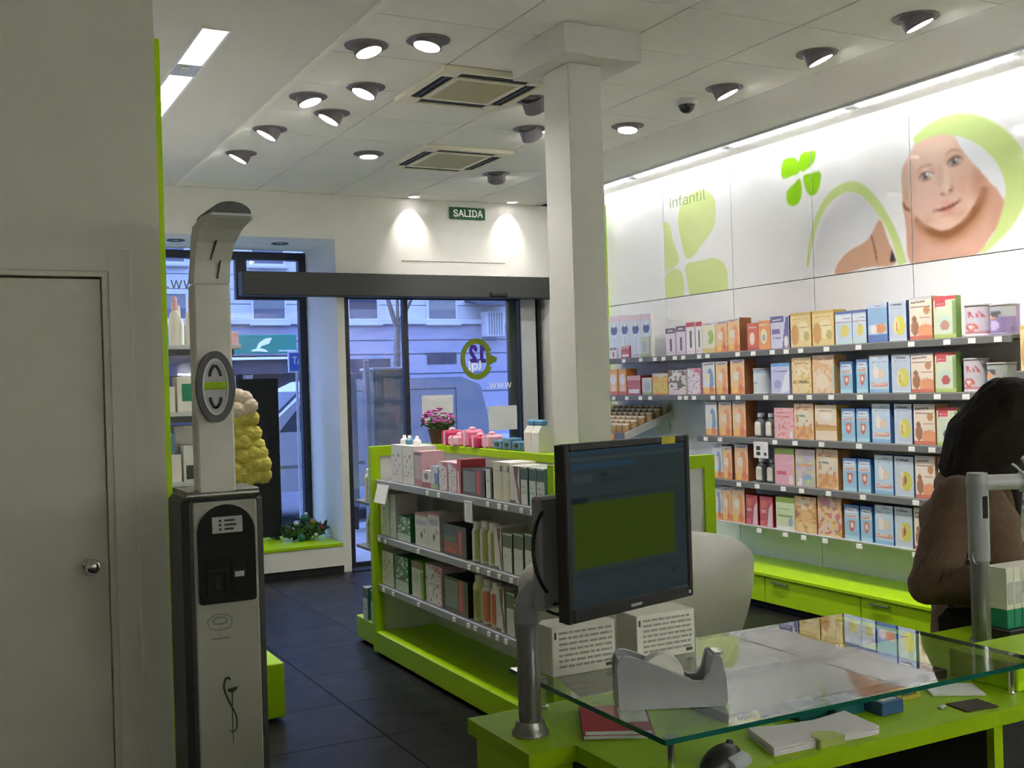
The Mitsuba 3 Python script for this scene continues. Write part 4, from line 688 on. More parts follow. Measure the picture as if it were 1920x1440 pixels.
# ------------------------------------------------------------------ ceiling fittings
def downlight(x, y, n, where, L=SPOT, z=H):
    k = thing('downlight', 'swivelling round downlight ' + where, 'ceiling light', 'swivelling downlights')
    n = np.array(n, float); n /= np.linalg.norm(n); c = np.array([x, y, z])
    add(k, 'ring', lathe([(.072, -.006), (.108, -.006), (.111, -.001), (.108, 0), (.072, 0), (.072, -.006)], 36, c), 'housing', 40)
    s = .064 * math.sqrt(max(0, 1 - n[2] ** 2)) + .002
    a, b = c - n * .02, c + n * (s + .02)
    sh = trimesh.Trimesh(np.vstack([cyl(a, b, .072, .072, 32, cap=False).vertices, cyl(a, b, .066, .066, 32, cap=False).vertices]), np.vstack([cyl(a, b, .06, .06, 32, cap=False).faces, cyl(a, b, .06, .06, 32, cap=False).faces[:, ::-1] + 66]), process=False)
    add(k, 'can', sh, 'housing', 40)
    t = np.cross(n, [0, 0, 1.0]) if abs(n[2]) < .999 else np.array([1.0, 0, 0]); t /= np.linalg.norm(t); u = np.cross(n, t)
    w = np.arange(28) * 2 * np.pi / 28; p = c + n * (s + .016); v = np.vstack([p + .066 * (np.cos(w)[:, None] * t + np.sin(w)[:, None] * u), p]); f = np.array([[i, (i + 1) % 28, 28] for i in range(28)])
    m = trimesh.Trimesh(v, f, process=False)
    if np.dot(m.face_normals[0], n) < 0: m = trimesh.Trimesh(v, f[:, ::-1], process=False)
    add(k, 'lens', m, 'sign_white', emitter=emit(L, (1.0, .96, .93), .25))
    o = p + n * .004
    scene[k + '__beam'] = {'type': 'spot', 'to_world': T4().look_at(origin=o.tolist(), target=(o + n).tolist(), up=[0.1, 1, 0]), 'intensity': rgb(*(np.array([1.0, .96, .92]) * UNIT * BEAM * (L / SPOT))), 'cutoff_angle': 52.0, 'beam_width': 28.0}
Lt, Rt = (-.46, .10, -.88), (.34, -.20, -.92)
downlight(1.94, 5.16, (.22, -.20, -.95), 'nearest of the left ceiling row, turned right')
downlight(2.19, 4.97, (-.22, -.02, -.97), 'nearest of the second ceiling row, facing the viewer')
downlight(2.20, 5.88, (-.38, .0, -.92), 'left of the near air conditioner')
downlight(1.96, 6.19, (.24, -.18, -.95), 'second of the left ceiling row, turned right')
downlight(2.21, 6.51, Lt, 'turned left between the two air conditioners')
downlight(1.97, 7.05, Lt, 'third of the left ceiling row, turned left')
downlight(1.975, 7.83, Lt, 'farthest of the left ceiling row, turned left')
downlight(2.83, 7.55, (0, -.06, -1), 'beside the far air conditioner')
downlight(3.22, 5.78, (.55, .45, -.70), 'turned away, left of the column and higher')
downlight(3.56, 6.45, (.55, .45, -.70), 'turned away, left of the column and lower')
downlight(4.06, 7.93, (.30, .55, -.78), 'turned away, right of the far air conditioner')
downlight(4.144, 6.15, (-.14, -.10, -.98), 'facing the viewer, right of the column', SPOT * 1.4)
downlight(4.15, 5.14, Rt, 'third from the right edge, right of the dome camera', SPOT * 1.7)
downlight(4.177, 4.40, Rt, 'second from the right edge, turned to the right wall', SPOT * 1.7)
downlight(4.213, 3.77, Rt, 'rightmost, turned to the right wall', SPOT * 1.7)
for i, (x, y) in enumerate(((3.84, 9.13), (4.83, 9.13))):
    k = thing('recessed_downlight', f"{['left', 'right'][i]} small recessed downlight over the exit wall", 'ceiling light', 'recessed downlights over the exit')
    add(k, 'ring', lathe([(.048, -.004), (.066, -.004), (.068, 0), (.048, 0), (.048, -.004)], 32, (x, y, H)), 'light_grey', 40)
    w = np.arange(24) * 2 * np.pi / 24; v = np.vstack([np.c_[x + .048 * np.cos(w), y + .048 * np.sin(w), np.full(24, H - .003)], [[x, y, H - .003]]])
    add(k, 'lens', trimesh.Trimesh(v, [[(j + 1) % 24, j, 24] for j in range(24)], process=False), 'sign_white', emitter=emit(SCALLOP, (1, .95, .93), .1))
    scene[k + '__beam'] = {'type': 'spot', 'to_world': T4().look_at(origin=[x, y, H - .02], target=[x, y + .42, H - 1.02], up=[0, 1, 0]), 'intensity': rgb(*(np.array([1, .94, .9]) * UNIT * 1.7)), 'cutoff_angle': 36.0, 'beam_width': 16.0}

la = thing('ceiling_strip', 'bright recessed fluorescent fitting in the plaster ceiling at left', 'ceiling light')
add(la, 'trim', frame_rect(1.135, 1.285, 5.18, 7.62, .012, 0, .006).apply_transform(np.array([[1, 0, 0, 0], [0, 0, 1, 0], [0, 1, 0, H - .006], [0, 0, 0, 1.0]])), 'white_plastic')
for y0, y1 in ((5.20, 5.80), (6.02, 7.60)):
    add(la, 'diffuser', trimesh.Trimesh([[1.15, y0, H - .003], [1.27, y0, H - .003], [1.27, y1, H - .003], [1.15, y1, H - .003]], [[0, 2, 1], [0, 3, 2]]), 'sign_white', emitter=emit(LAMP, (1, 1, .97)))
add(la, 'reflector', cat_([bx(1.15, 1.27, 5.80, 6.02, H - .004, H - .001), bx(1.17, 1.22, 5.83, 5.90, H - .02, H - .004, .006)]), 'light_grey')

downlight(4.2, 2.9, (.34, -.1, -.92), 'added out of view over the counter to light the wall goods', SPOT * 1.7)  # extra lamp added out of view, lifts the goods on the right wall
for i, (x0, z0, L) in enumerate(((-2.0, 1.95, FRONT_L), (-.4, 1.95, FRONT_L), (1.6, 1.95, FRONT_R), (3.3, 1.95, FRONT_R))):  # unseen battens added as fill, set low to brighten upright faces
    lb = thing('fill_batten', f"added unseen fill batten on the rear wall behind the counter, {['first', 'second', 'third', 'fourth'][i]} from left", 'fill light')
    add(lb, 'spine', bx(x0, x0 + 1.3, -2.099, -2.05, z0 - .05, z0 + .05, .006), 'white_plastic')
    for s_ in (-1, 1):
        add(lb, 'tube', cyl((x0 + .03, -2.025, z0 + s_ * .035), (x0 + 1.27, -2.025, z0 + s_ * .035), .014, n=12), 'white_plastic', True, emitter=emit(L, (1, 1, .93), .5))

def cassette(x0, x1, y0, y1, where):
    k = thing('air_conditioner', f'square white ceiling air conditioner cassette {where}', 'air conditioner', 'ceiling air conditioners')
    w = .115; z = H - .030
    def tile(a, b, c, d, zz0, zz1, bb=.003): return bx(a, b, c, d, zz0, zz1, bb)
    s = .085  # slot width
    o = .035
    outer = frame_rect(x0, x1, y0, y1, o, 0, .028); outer.apply_transform(np.array([[1, 0, 0, 0], [0, 0, 1, 0], [0, 1, 0, z], [0, 0, 0, 1.0]]))
    inner = frame_rect(x0 + o + s, x1 - o - s, y0 + o + s, y1 - o - s, .03, 0, .028); inner.apply_transform(np.array([[1, 0, 0, 0], [0, 0, 1, 0], [0, 1, 0, z], [0, 0, 0, 1.0]]))
    corners = [tile(a, a + s, b, b + s, z, H) for a in (x0 + o, x1 - o - s) for b in (y0 + o, y1 - o - s)]
    add(k, 'panel', cat_([outer, inner] + corners), 'ivory_plastic')
    add(k, 'back', bx(x0 + .01, x1 - .01, y0 + .01, y1 - .01, z + .009, z + .012), 'black_matt', label='dark outlet slots')
    gx0, gx1, gy0, gy1 = x0 + o + s + .03, x1 - o - s - .03, y0 + o + s + .03, y1 - o - s - .03
    add(k, 'grille', bx(gx0, gx1, gy0, gy1, z + .004, z + .009), 'beige_grille', label='beige return grille')
    for (a, b, c, d) in ((x0 + o + s, x1 - o - s, y0 + o + .035, y0 + o + .05), (x0 + o + s, x1 - o - s, y1 - o - .05, y1 - o - .035), (x0 + o + .035, x0 + o + .05, y0 + o + s, y1 - o - s), (x1 - o - .05, x1 - o - .035, y0 + o + s, y1 - o - s)):
        add(k, 'louvre', bx(a, b, c, d, z + .006, z + .009), 'dark_grey')
cassette(2.43, 3.10, 5.31, 6.02, 'nearer the viewer, left of the column')
cassette(3.09, 3.79, 7.10, 7.88, 'farther, nearer the exit')
k = thing('dome_camera', 'small dark dome security camera on the ceiling', 'camera')
add(k, 'base', lathe([(0, -.03), (.062, -.03), (.07, -.02), (.07, 0), (0, 0)], 32, (4.115, 5.46, H)), 'light_grey', 40)
dm = trimesh.creation.icosphere(3, .05); dm = dm.slice_plane([0, 0, 0], [0, 0, -1]); dm.apply_translation((4.115, 5.46, H - .03)); add(k, 'dome', dm, 'black_plastic', True)
k = thing('exit_sign', 'green sign with white SALIDA lettering above the entrance', 'sign')
add(k, 'plate', bx(4.235, 4.595, YB - .022, YB - .001, 3.135, 3.245, .003), 'green_sign')
tx = meshkit.text_mesh('SALIDA', .062, .002, True); v = np.array(tx.vertices); v[:, 0] *= .30 / np.ptp(v[:, 0])
add(k, 'lettering', trimesh.Trimesh(np.c_[4.265 + v[:, 0], YB - .0225 - v[:, 2], 3.159 + v[:, 1]], tx.faces[:, ::-1], process=False), 'sign_white', label='white letters SALIDA')

# ------------------------------------------------------------------ left display shelving behind the weighing machine
ds = thing('display_shelving', 'white shelving with a lime green end panel and base behind the weighing machine', 'shelf unit')
add(ds, 'end_panel', bx(.70, .784, 4.283, 4.32, 0, 2.94, .003), 'lime', label='tall lime green end panel')
add(ds, 'base', bx(.705, 1.465, 5.27, 8.6, .02, .285, .005), 'lime', label='lime green base')
add(ds, 'plinth', bx(.72, 1.40, 5.33, 8.55, 0, .02), 'black_matt')
for z, xr in ((1.83, 1.31), (1.515, 1.33), (1.185, 1.35), (.86, 1.35), (.57, 1.35)):
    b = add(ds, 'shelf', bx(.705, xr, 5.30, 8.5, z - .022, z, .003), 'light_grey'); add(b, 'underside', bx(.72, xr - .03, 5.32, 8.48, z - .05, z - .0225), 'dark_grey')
def bottle(x, y, z, h, r, m, capm, lab, grp, capz=.72):
    k = thing('product_bottle', lab, 'bottle', grp)
    add(k, 'body', lathe([(0, 0), (r * .95, 0), (r, .006), (r, h * .5), (r * .75, h * .66), (r * .36, h * capz), (0, h * capz)], 20, (x, y, z + .0005)), m, 40)
    add(k, 'cap', lathe([(0, h * capz), (r * .48, h * capz), (r * .45, h * .93), (r * .3, h), (0, h)], 18, (x, y, z + .0005)), capm, 40)
for i, (x, y, h, r) in enumerate(((.93, 5.40, .17, .026), (1.025, 5.42, .235, .030), (1.10, 5.40, .24, .032), (1.055, 5.50, .20, .028))):
    bottle(x, y, 1.83, h, r, 'bag_white', 'pink_pale' if i in (1, 2) else 'white_plastic', f"{['short pale bottle at the left', 'left tall white bottle with a pink cap', 'right tall white bottle with a pink cap', 'white bottle behind the tall ones'][i]} on the top display shelf by the scale", 'bottles on the top display shelf')
def carton(x0, x1, y0, y1, z, h, m, lab, panel=None):
    k = thing('carton', lab, 'box', 'cartons behind the weighing machine'); add(k, 'body', bx(x0, x1, y0, y1, z + .0005, z + h, .002), m)
    if panel:
        a, b, c, d, pm = panel; add(k, 'printing', bx(x0 + a * (x1 - x0), x0 + b * (x1 - x0), y0 - .0012, y0 + .0005, z + c * h, z + d * h), pm)
    return k
carton(.90, 1.00, 5.33, 5.45, 1.515, .12, 'bag_white', 'short white carton at the left of the second display shelf')
carton(1.01, 1.115, 5.33, 5.45, 1.515, .165, 'bag_white', 'white carton with a green square on the second display shelf', (.20, .72, .30, .80, 'green_paint'))
carton(1.12, 1.24, 5.34, 5.46, 1.515, .19, 'white_plastic', 'tall white carton partly behind the scale post')
carton(1.245, 1.305, 5.33, 5.42, 1.83, .06, 'pink_pale', 'small pink carton at the tip of the top display shelf')
carton(.91, 1.02, 5.33, 5.47, 1.185, .13, 'bag_white', 'low white carton at the left of the third display shelf')
carton(1.03, 1.14, 5.33, 5.47, 1.185, .17, 'white_plastic', 'white carton with a dark panel on the third display shelf', (.1, .95, .06, .45, 'dark_grey'))
carton(.93, 1.0, 5.36, 5.46, 1.316, .10, 'blue_clear', 'small shiny pale blue carton on top of a white one')
carton(1.02, 1.13, 5.50, 5.60, 1.185, .26, 'bag_white', 'white carton behind the one with a dark panel')
carton(.90, 1.05, 5.33, 5.47, .86, .16, 'white_plastic', 'white carton on the fourth display shelf')
carton(.88, .99, 5.33, 5.47, .57, .18, 'lime_matt', 'lime carton on the fifth display shelf')
carton(.88, .98, 5.33, 5.47, .286, .16, 'leaf_green', 'dark green carton on the display base')
g = np.random.default_rng(5)
n_ = 0
for lev, (z, cnt, sp) in enumerate(((1.57, 2, .02), (1.52, 3, .04), (1.465, 3, .05), (1.41, 4, .06), (1.355, 4, .07), (1.30, 5, .08), (1.245, 5, .09), (1.20, 5, .09))):
    for i in range(cnt):
        x = 1.275 + (lev * .004) + sp * (i / (cnt - 1) - .5) * 1.5 + .012; y = 5.25 + g.uniform(-.03, .0)
        k = thing('net_sponge', f"{'cream' if lev < 2 else 'yellow'} net sponge, {ORD[i]} from left in tier {NTH[lev]} from top of the hanging cluster", 'sponge', 'cream net sponges' if lev < 2 else 'yellow net sponges')
        b = trimesh.creation.icosphere(3, .040); v = np.array(b.vertices); v *= (1 + .22 * (meshkit.noise(v * 90, i + 7 * lev) - .5)[:, None]); b.vertices = v + [x, y, z + g.uniform(-.012, .012)]
        put(k, b, 'cream_net' if lev < 2 else 'yellow_net', True)
k = thing('hanging_rail', 'thin steel rail carrying the net sponges', 'rail'); put(k, tube([(1.27, 5.34, 1.60), (1.27, 5.262, 1.62), (1.27, 5.26, 1.58), (1.28, 5.26, 1.4), (1.29, 5.26, 1.2)], .003, 8), 'steel')

# ------------------------------------------------------------------ weighing machine
KY = 3.70
km = thing('weighing_machine', 'tall white and grey pharmacy weighing machine with an oval arrow sign', 'scale')
kx0, kx1 = .705, .975
body = add(km, 'body', bx(kx0, kx1, KY, KY + .26, .10, 1.262, .022), 'dark_grey', label='dark grey cabinet')
add(km, 'top_rail', hull(cyl((kx0 + .015, KY + .012, 1.262), (kx1 - .015, KY + .012, 1.262), .016, n=16), cyl((kx0 + .015, KY + .20, 1.262), (kx1 - .015, KY + .20, 1.262), .016, n=16)), 'steel', 40, label='rounded metallic grey top')
fp = add(km, 'front_panel', bx(kx0 + .034, kx1 - .026, KY - .006, KY + .01, .12, 1.240, .004), 'kiosk_white_shaded', label='white front panel, tone darkened for shade')
cx = (kx0 + .034 + kx1 - .026) / 2; hw = .094
arch = Point(cx, 1.135).buffer(hw, 32).intersection(shapely.box(cx - hw, 1.10, cx + hw, 1.3)).union(shapely.box(cx - hw, .905, cx + hw, 1.14)).buffer(-.012).buffer(.012)
con = add(km, 'console', prism(arch, KY - .016, KY - .004, 'y'), 'console_dark', label='dark arched control console')
sc_ = add(con, 'display', bx(cx - .048, cx + .052, KY - .020, KY - .015, 1.136, 1.190, .001), 'light_grey', label='pale display with three lines of text')
for i in range(3):
    zz = 1.177 - i * .014
    add(con, 'display_text', cat_([bx(cx - .026, cx - .018, KY - .0212, KY - .0198, zz - .004, zz + .004), bx(cx - .008, cx + (.026, .032, .022)[i], KY - .0212, KY - .0198, zz - .003, zz + .003)]), 'ink')
add(con, 'coin_slot', bx(cx - .068, cx - .008, KY - .019, KY - .015, 1.045, 1.053, .001), 'black_matt')
add(con, 'ticket_tray', cat_([frame_rect(cx - .068, cx - .002, .932, 1.018, .006, KY - .021, KY - .015), bx(cx - .045, cx - .022, KY - .019, KY - .015, .95, 1.0, .002)]), 'black_plastic')
add(con, 'receipt_slot', bx(cx + .012, cx + .060, KY - .019, KY - .015, .93, 1.052, .003), 'black_matt')
add(con, 'label', bx(cx + .022, cx + .053, KY - .021, KY - .0188, .988, 1.006, .0005), 'light_grey', label='small pale label')
from shapely import affinity
lg = affinity.scale(Point(0, 0).buffer(1, 32), .042, .028).union(shapely.box(-.036, -.024, .036, .006)).buffer(-.006).buffer(.006)
lgo = affinity.translate(lg, cx - .028, .842)
add(fp, 'emblem', cat_([prism(lgo.difference(lgo.buffer(-.004)), KY - .0075, KY - .0055, 'y'), prism(affinity.translate(affinity.scale(lg, .62, .5).difference(affinity.scale(lg, .45, .3)), cx - .028, .846), KY - .0075, KY - .0055, 'y'), bx(cx - .032, cx - .026, KY - .0075, KY - .0055, .798, .803), bx(cx - .055, cx + .0, KY - .0075, KY - .0055, .784, .791)]), 'ink_grey', label='grey printed rounded emblem')
sn = smoothpath([(cx - .002, .648), (cx - .010, .656), (cx - .020, .640), (cx - .016, .600), (cx - .002, .565), (cx + .012, .535), (cx + .018, .500), (cx + .010, .475), (cx - .006, .478)], 50)
cad = [tube(np.c_[sn[:, 0], np.full(len(sn), KY - .007), sn[:, 1]], np.linspace(.0034, .0016, 50), 8), prism([(cx - .012, .617), (cx + .024, .622), (cx + .020, .612), (cx + .006, .604), (cx - .006, .606)], KY - .0085, KY - .0055, 'y'), tube([(cx + .005, KY - .007, .606), (cx + .003, KY - .007, .54), (cx + .004, KY - .007, .43)], [.0022, .0016, .0008], 6)]
add(fp, 'caduceus', cat_(cad), 'ink', label='black snake and cup emblem')
px0, px1 = .762, .884
post = add(km, 'post', bx(px0, px1, KY, KY + .085, 1.262, 1.962, .006), 'wall_paint', label='white square post')
head = []
secs = [(1.962, KY, KY + .085, px0 + .002, px1 - .002), (2.03, KY - .01, KY + .07, px0 + .006, px1), (2.09, KY - .06, KY + .04, px0 + .004, px1 + .004), (2.125, KY - .14, KY - .02, px0 - .002, px1 + .010), (2.145, KY - .26, KY - .12, px0 + .004, px1 + .016)]
def sec(s):
    z, a, b, c, d = s; return np.array([[c, a, z], [d, a, z], [d, b, z + .006], [c, b, z + .006], [c, a, z + .012], [d, a, z + .012], [d, b, z + .018], [c, b, z + .018]])
hd = manifold3d.Manifold()
for a, b in zip(secs[:-1], secs[1:]):
    hd = hd + manifold3d.Manifold.hull_points(np.vstack([sec(a), sec(b)]))
hm = hd.to_mesh(); add(km, 'head', trimesh.Trimesh(hm.vert_properties[:, :3], hm.tri_verts), 'wall_paint', label='white head bent forward over the platform')
hx = (px0 + px1) / 2 + .008
dome = affinity.scale(Point(0, 0).buffer(1, 40), .062, .036).intersection(shapely.box(-1, 0, 1, 1))
add(km, 'head_cap', prism(affinity.translate(dome, hx, 2.158), KY - .262, KY - .05, 'y'), 'dark_grey', label='dark domed cap of the head')
add(km, 'head_rim', bx(hx - .063, hx + .063, KY - .266, KY - .10, 2.146, 2.158, .003), 'light_grey')
add(km, 'head_sensor', cyl((hx - .005, KY - .2, 2.1465), (hx - .005, KY - .2, 2.138), .018, n=20), 'black_matt')
add(km, 'head_mark', cat_([hull(np.array([[.822, KY - .078, 2.095], [.828, KY - .078, 2.095], [.815, KY - .022, 2.038], [.818, KY - .022, 2.038], [.822, KY - .05, 2.10], [.828, KY - .05, 2.10], [.815, KY - .002, 2.040], [.818, KY - .002, 2.040]])), hull(np.array([[.847, KY - .024, 2.038], [.851, KY - .024, 2.038], [.838, KY - .006, 1.979], [.843, KY - .006, 1.979], [.847, KY, 2.038], [.851, KY, 2.038], [.838, KY + .01, 1.979], [.843, KY + .01, 1.979]]))]), 'ink', label='two slanting dark slots')
oc = (.822, 1.620)
ov = affinity.scale(Point(0, 0).buffer(1, 48), .0635, .118); ovi = affinity.scale(Point(0, 0).buffer(1, 48), .044, .094)
si = add(km, 'oval_sign', prism(affinity.translate(ov.difference(ovi), *oc), KY - .022, KY - .001, 'y'), 'dark_grey', label='dark oval sign ring')
add(si, 'face', prism(affinity.translate(ovi, *oc), KY - .014, KY - .001, 'y'), 'grey_plastic')
add(si, 'inner_ring', prism(affinity.translate(ovi.difference(affinity.scale(Point(0, 0).buffer(1, 48), .038, .086)), *oc), KY - .018, KY - .014, 'y'), 'light_grey')
add(si, 'green_bar', bx(oc[0] - .042, oc[0] + .042, KY - .017, KY - .013, 1.611, 1.636, .001), 'lime_matt', label='lime green bar')
def chevron(zc, s):
    P = smoothpath([(oc[0] - .017, zc - s * .018), (oc[0] - .013, zc + s * .002), (oc[0], zc + s * .016), (oc[0] + .013, zc + s * .002), (oc[0] + .017, zc - s * .018)], 24); return tube(np.c_[P[:, 0], np.full(len(P), KY - .0145), P[:, 1]], .005, 8)
add(si, 'arrow', chevron(1.673, 1), 'black_plastic', True, label='upward arrow'); add(si, 'arrow', chevron(1.567, -1), 'black_plastic', True, label='downward arrow')
add(km, 'platform', hull(bx(kx0 - .05, kx1 + .05, KY - .42, KY + .30, .0, .06), bx(kx0 - .03, kx1 + .03, KY - .40, KY + .28, .06, .10)), 'dark_grey'); add(km, 'tread', bx(kx0 - .01, kx1 + .01, KY - .38, KY - .03, .10, .108, .002), 'rubber')

# ------------------------------------------------------------------ in the display window
k = thing('display_board', 'tall black display board standing in the window', 'board'); add(k, 'panel', bx(2.40, 2.765, 9.88, 9.92, WZ0 + .02, 1.715, .004), 'black_matt'); add(k, 'foot', cat_([bx(2.45, 2.49, 9.80, 10.0, WZ0, WZ0 + .025), bx(2.68, 2.72, 9.80, 10.0, WZ0, WZ0 + .025)]), 'black_plastic')
k = thing('window_garland', 'dark green leafy garland on the display window board', 'plant'); put(k, leafcloud((2.90, 9.62, WZ0 + .10), (.22, .10, .09), 160, .05, 11), 'leaf_green')
for i, (x, y, z, r, m, c) in enumerate(((2.78, 9.60, .36, .030, 'bauble_silver', 'silver'), (2.81, 9.58, .42, .026, 'bauble_silver', 'small silver'), (2.85, 9.62, .40, .042, 'bauble_teal', 'teal'), (2.88, 9.56, .47, .034, 'bauble_teal', 'upper teal'), (2.89, 9.55, .50, .018, 'bauble_silver', 'tiny topmost silver'), (2.93, 9.60, .36, .030, 'bauble_gold', 'gold'), (2.955, 9.56, .42, .028, 'bauble_gold', 'upper gold'), (3.0, 9.60, .34, .040, 'bauble_red', 'dark red'), (3.045, 9.60, .36, .030, 'bauble_red', 'rightmost red'), (2.84, 9.54, .30, .036, 'bauble_teal', 'low teal'), (2.975, 9.55, .31, .026, 'bauble_silver', 'low silver'))):
    k = thing('bauble', f'{c} glass bauble in the window garland', 'bauble', 'baubles in the window garland'); put(k, ball((x, y, z), r, 3), m, True)
def mirror_text(parent, txt, h, xr, z, y, m, width=None, bold=False, label=None):
    """lettering on the pane meant to be read from the street: reversed as seen from inside; xr: its right end seen from inside"""
    t = meshkit.text_mesh(txt, h, .001, bold); v = np.array(t.vertices); v[:, 0] -= v[:, 0].min()
    if width: v[:, 0] *= width / np.ptp(v[:, 0])
    return trimesh.Trimesh(np.c_[xr - v[:, 0], y + v[:, 2], z + v[:, 1]], t.faces, process=False)
add(wf, 'lettering', mirror_text('', 'www.fi', .10, 2.22, 2.545, GY - .004, 'ink'), 'ink_grey', label='reversed web address lettering on the pane')
lgk = thing('door_logo', 'round green and purple sticker on the glass entrance door', 'sticker')
rc = (4.545, 1.845); yl = DY - .004
ring = affinity.scale(Point(0, 0).buffer(1, 48), .170, .195).difference(affinity.translate(affinity.scale(Point(0, 0).buffer(1, 48), .118, .142), -.005, .002)); ring = ring.union(Polygon([(.10, .06), (.215, .01), (.205, -.03), (.10, -.05)])).difference(Polygon([(.13, .075), (.25, .06), (.25, .025), (.15, .035)])).difference(Polygon([(.13, -.055), (.25, -.035), (.25, -.07), (.14, -.075)]))
add(lgk, 'ring', prism(affinity.translate(ring, *rc), yl, yl + .002, 'y'), 'logo_green', label='olive green ring')
add(lgk, 'numeral', cat_([moved(mirror_text('', '12', .15, 4.635, 1.82, yl, '', .16, True), (dx_, 0, dz_)) for dx_, dz_ in ((0, 0), (.008, .004), (-.008, -.004), (.004, -.006), (-.004, .006))]), 'logo_purple', label='reversed purple 12')
add(lgk, 'letters', mirror_text('', 'lq!', .085, 4.585, 1.745, yl - .002, '', .13, True), 'sign_white', label='reversed white letters')
add(dd, 'lettering', mirror_text('', 'www.', .07, 4.905, 1.565, yl, '', .26), 'sign_white', label='reversed white web lettering')
for i, (x0, x1, z0, z1) in enumerate(((3.97, 4.285, 1.243, 1.517), (4.65, 4.955, 1.165, 1.395))):
    k = thing('door_notice', f"{['left', 'right'][i]} plain paper notice stuck to the glass door", 'notice', 'paper notices on the door'); put(k, bx(x0, x1, DY - .006, DY - .004, z0, z1), 'paper')

# ------------------------------------------------------------------ the counter
CZ, GZ2 = .85, .93
ct = thing('counter', 'lime green service counter in the foreground', 'counter')
top_poly = Polygon([(1.155, 1.665), (3.6, 1.665), (3.6, 2.262), (1.044, 2.262), (1.044, 1.972), (1.155, 1.972)])
add(ct, 'worktop', prism(top_poly, CZ - .034, CZ, 'z'), 'lime_matt', label='lime green worktop')
add(ct, 'front', bx(1.06, 3.6, 2.22, 2.25, 0.05, CZ - .034), 'lime', label='lime green customer side')
add(ct, 'end_panel', cat_([bx(1.05, 1.08, 1.98, 2.22, .0, CZ - .034), bx(1.08, 1.15, 1.98, 2.01, 0, CZ - .034)]), 'lime', label='lime green end')
add(ct, 'divider', bx(2.105, 2.13, 1.74, 2.17, 0, CZ - .034), 'dark_grey', label='dark upright below the worktop'); add(ct, 'divider_edge', bx(2.103, 2.132, 1.72, 1.74, 0, CZ - .034), 'lime', label='lime green front edge of the upright')
add(ct, 'divider', bx(1.165, 1.19, 1.68, 2.0, 0, CZ - .034), 'dark_grey')
add(ct, 'back_panel', bx(1.19, 3.6, 2.17, 2.20, .05, CZ - .034), 'dark_grey')
add(ct, 'riser', bx(2.205, 2.50, 1.735, 1.93, CZ, CZ + .066, .003), 'lime', label='raised lime green block at the right of the glass')
gs = thing('glass_shelf', 'raised clear glass shelf with a green edge above the counter', 'glass shelf')
gx0, gx1, gy0, gy1, gt_ = 1.185, 2.24, 1.695, 2.32, .010
add(gs, 'pane', trimesh.Trimesh([[gx0, gy0, GZ2], [gx1, gy0, GZ2], [gx1, gy1, GZ2], [gx0, gy1, GZ2]], [[0, 1, 2], [0, 2, 3]]), 'shelf_glass')
for (a, b, c, d) in ((gx0, gx1, gy0 - .0015, gy0), (gx0, gx1, gy1, gy1 + .0015), (gx0 - .0015, gx0, gy0, gy1), (gx1, gx1 + .0015, gy0, gy1)):
    add(gs, 'edge', bx(a, b, c, d, GZ2 - gt_, GZ2), 'glass_edge', label='polished green glass edge')
for (x, y) in ((1.225, 1.735), (2.185, 1.735), (2.185, 2.28), (1.225, 2.235)):
    add(gs, 'standoff', cat_([cyl((x, y, CZ + (.066 if x > 2.2 else 0)), (x, y, GZ2 - gt_), .007, n=16), cyl((x, y, GZ2 - gt_ - .012), (x, y, GZ2 - gt_ - .001), .014, n=20), cyl((x, y, CZ), (x, y, CZ + .006), .012, n=20)]), 'chrome', 40, label='slim metal standoff')

def pole(x, y, top_, where):
    k = thing('monitor_pole', where, 'pole')
    add(k, 'foot', lathe([(0, 0), (.040, 0), (.040, .006), (.034, .014), (.030, .030), (0, .030)], 36, (x, y, CZ)), 'steel', 40)
    add(k, 'tube', cyl((x, y, CZ + .03), (x, y, top_), .0245, n=36), 'steel', 40)
    return k
p1 = pole(1.112, 2.089, 1.105, 'grey steel pole carrying the monitor at the left end of the counter')
add(p1, 'collar', cyl((1.112, 2.089, 1.09), (1.112, 2.089, 1.125), .0285, n=36), 'grey_plastic', 40, label='grey collar')
add(p1, 'arm', tube(smoothpath([(1.112, 2.089, 1.115), (1.116, 2.087, 1.140), (1.140, 2.078, 1.165), (1.19, 2.068, 1.172), (1.25, 2.075, 1.18)], 30), np.linspace(.027, .020, 30), 16), 'grey_plastic', True, label='bent grey arm')
add(p1, 'bracket', moved(bx(-.03, .03, 0, .03, -.10, .14, .006), (1.145, 2.035, 1.22), rz=.267), 'grey_plastic', label='grey bracket behind the monitor')
mo = thing('monitor', 'black flat computer monitor turned sideways on the counter pole', 'monitor')
ML = np.array([1.124, 1.931, 0]); MU = np.array([.9655, .2605, 0]); MB = np.array([-.2605, .9655, 0]); MW, MZ0, MZ1 = .405, 1.108, 1.474
MM = np.eye(4); MM[:3, 0], MM[:3, 1], MM[:3, 2], MM[:3, 3] = MU, MB, [0, 0, 1], ML
def onmon(m): m = m.copy(); m.apply_transform(MM); return m
bz = .016
add(mo, 'bezel', onmon(cat_([bx(0, bz, 0, .02, MZ0, MZ1, .003), bx(MW - bz, MW, 0, .02, MZ0, MZ1, .003), bx(bz, MW - bz, 0, .02, MZ1 - bz, MZ1, .003), bx(bz, MW - bz, 0, .02, MZ0, MZ0 + .028, .003)])), 'black_plastic')
add(mo, 'housing', onmon(hull(bx(.001, MW - .001, .018, .030, MZ0 + .002, MZ1 - .002), bx(.06, MW - .06, .03, .062, MZ0 + .05, MZ1 - .05))), 'black_plastic')
sw, sz0, sz1 = MW - 2 * bz, MZ0 + .028, MZ1 - bz
nu, nv = 60, 56; uu, vv = np.meshgrid(np.linspace(0, 1, nu), np.linspace(0, 1, nv)); uu, vv = uu.ravel(), vv.ravel(); tv_ = 1 - vv
SG = .62
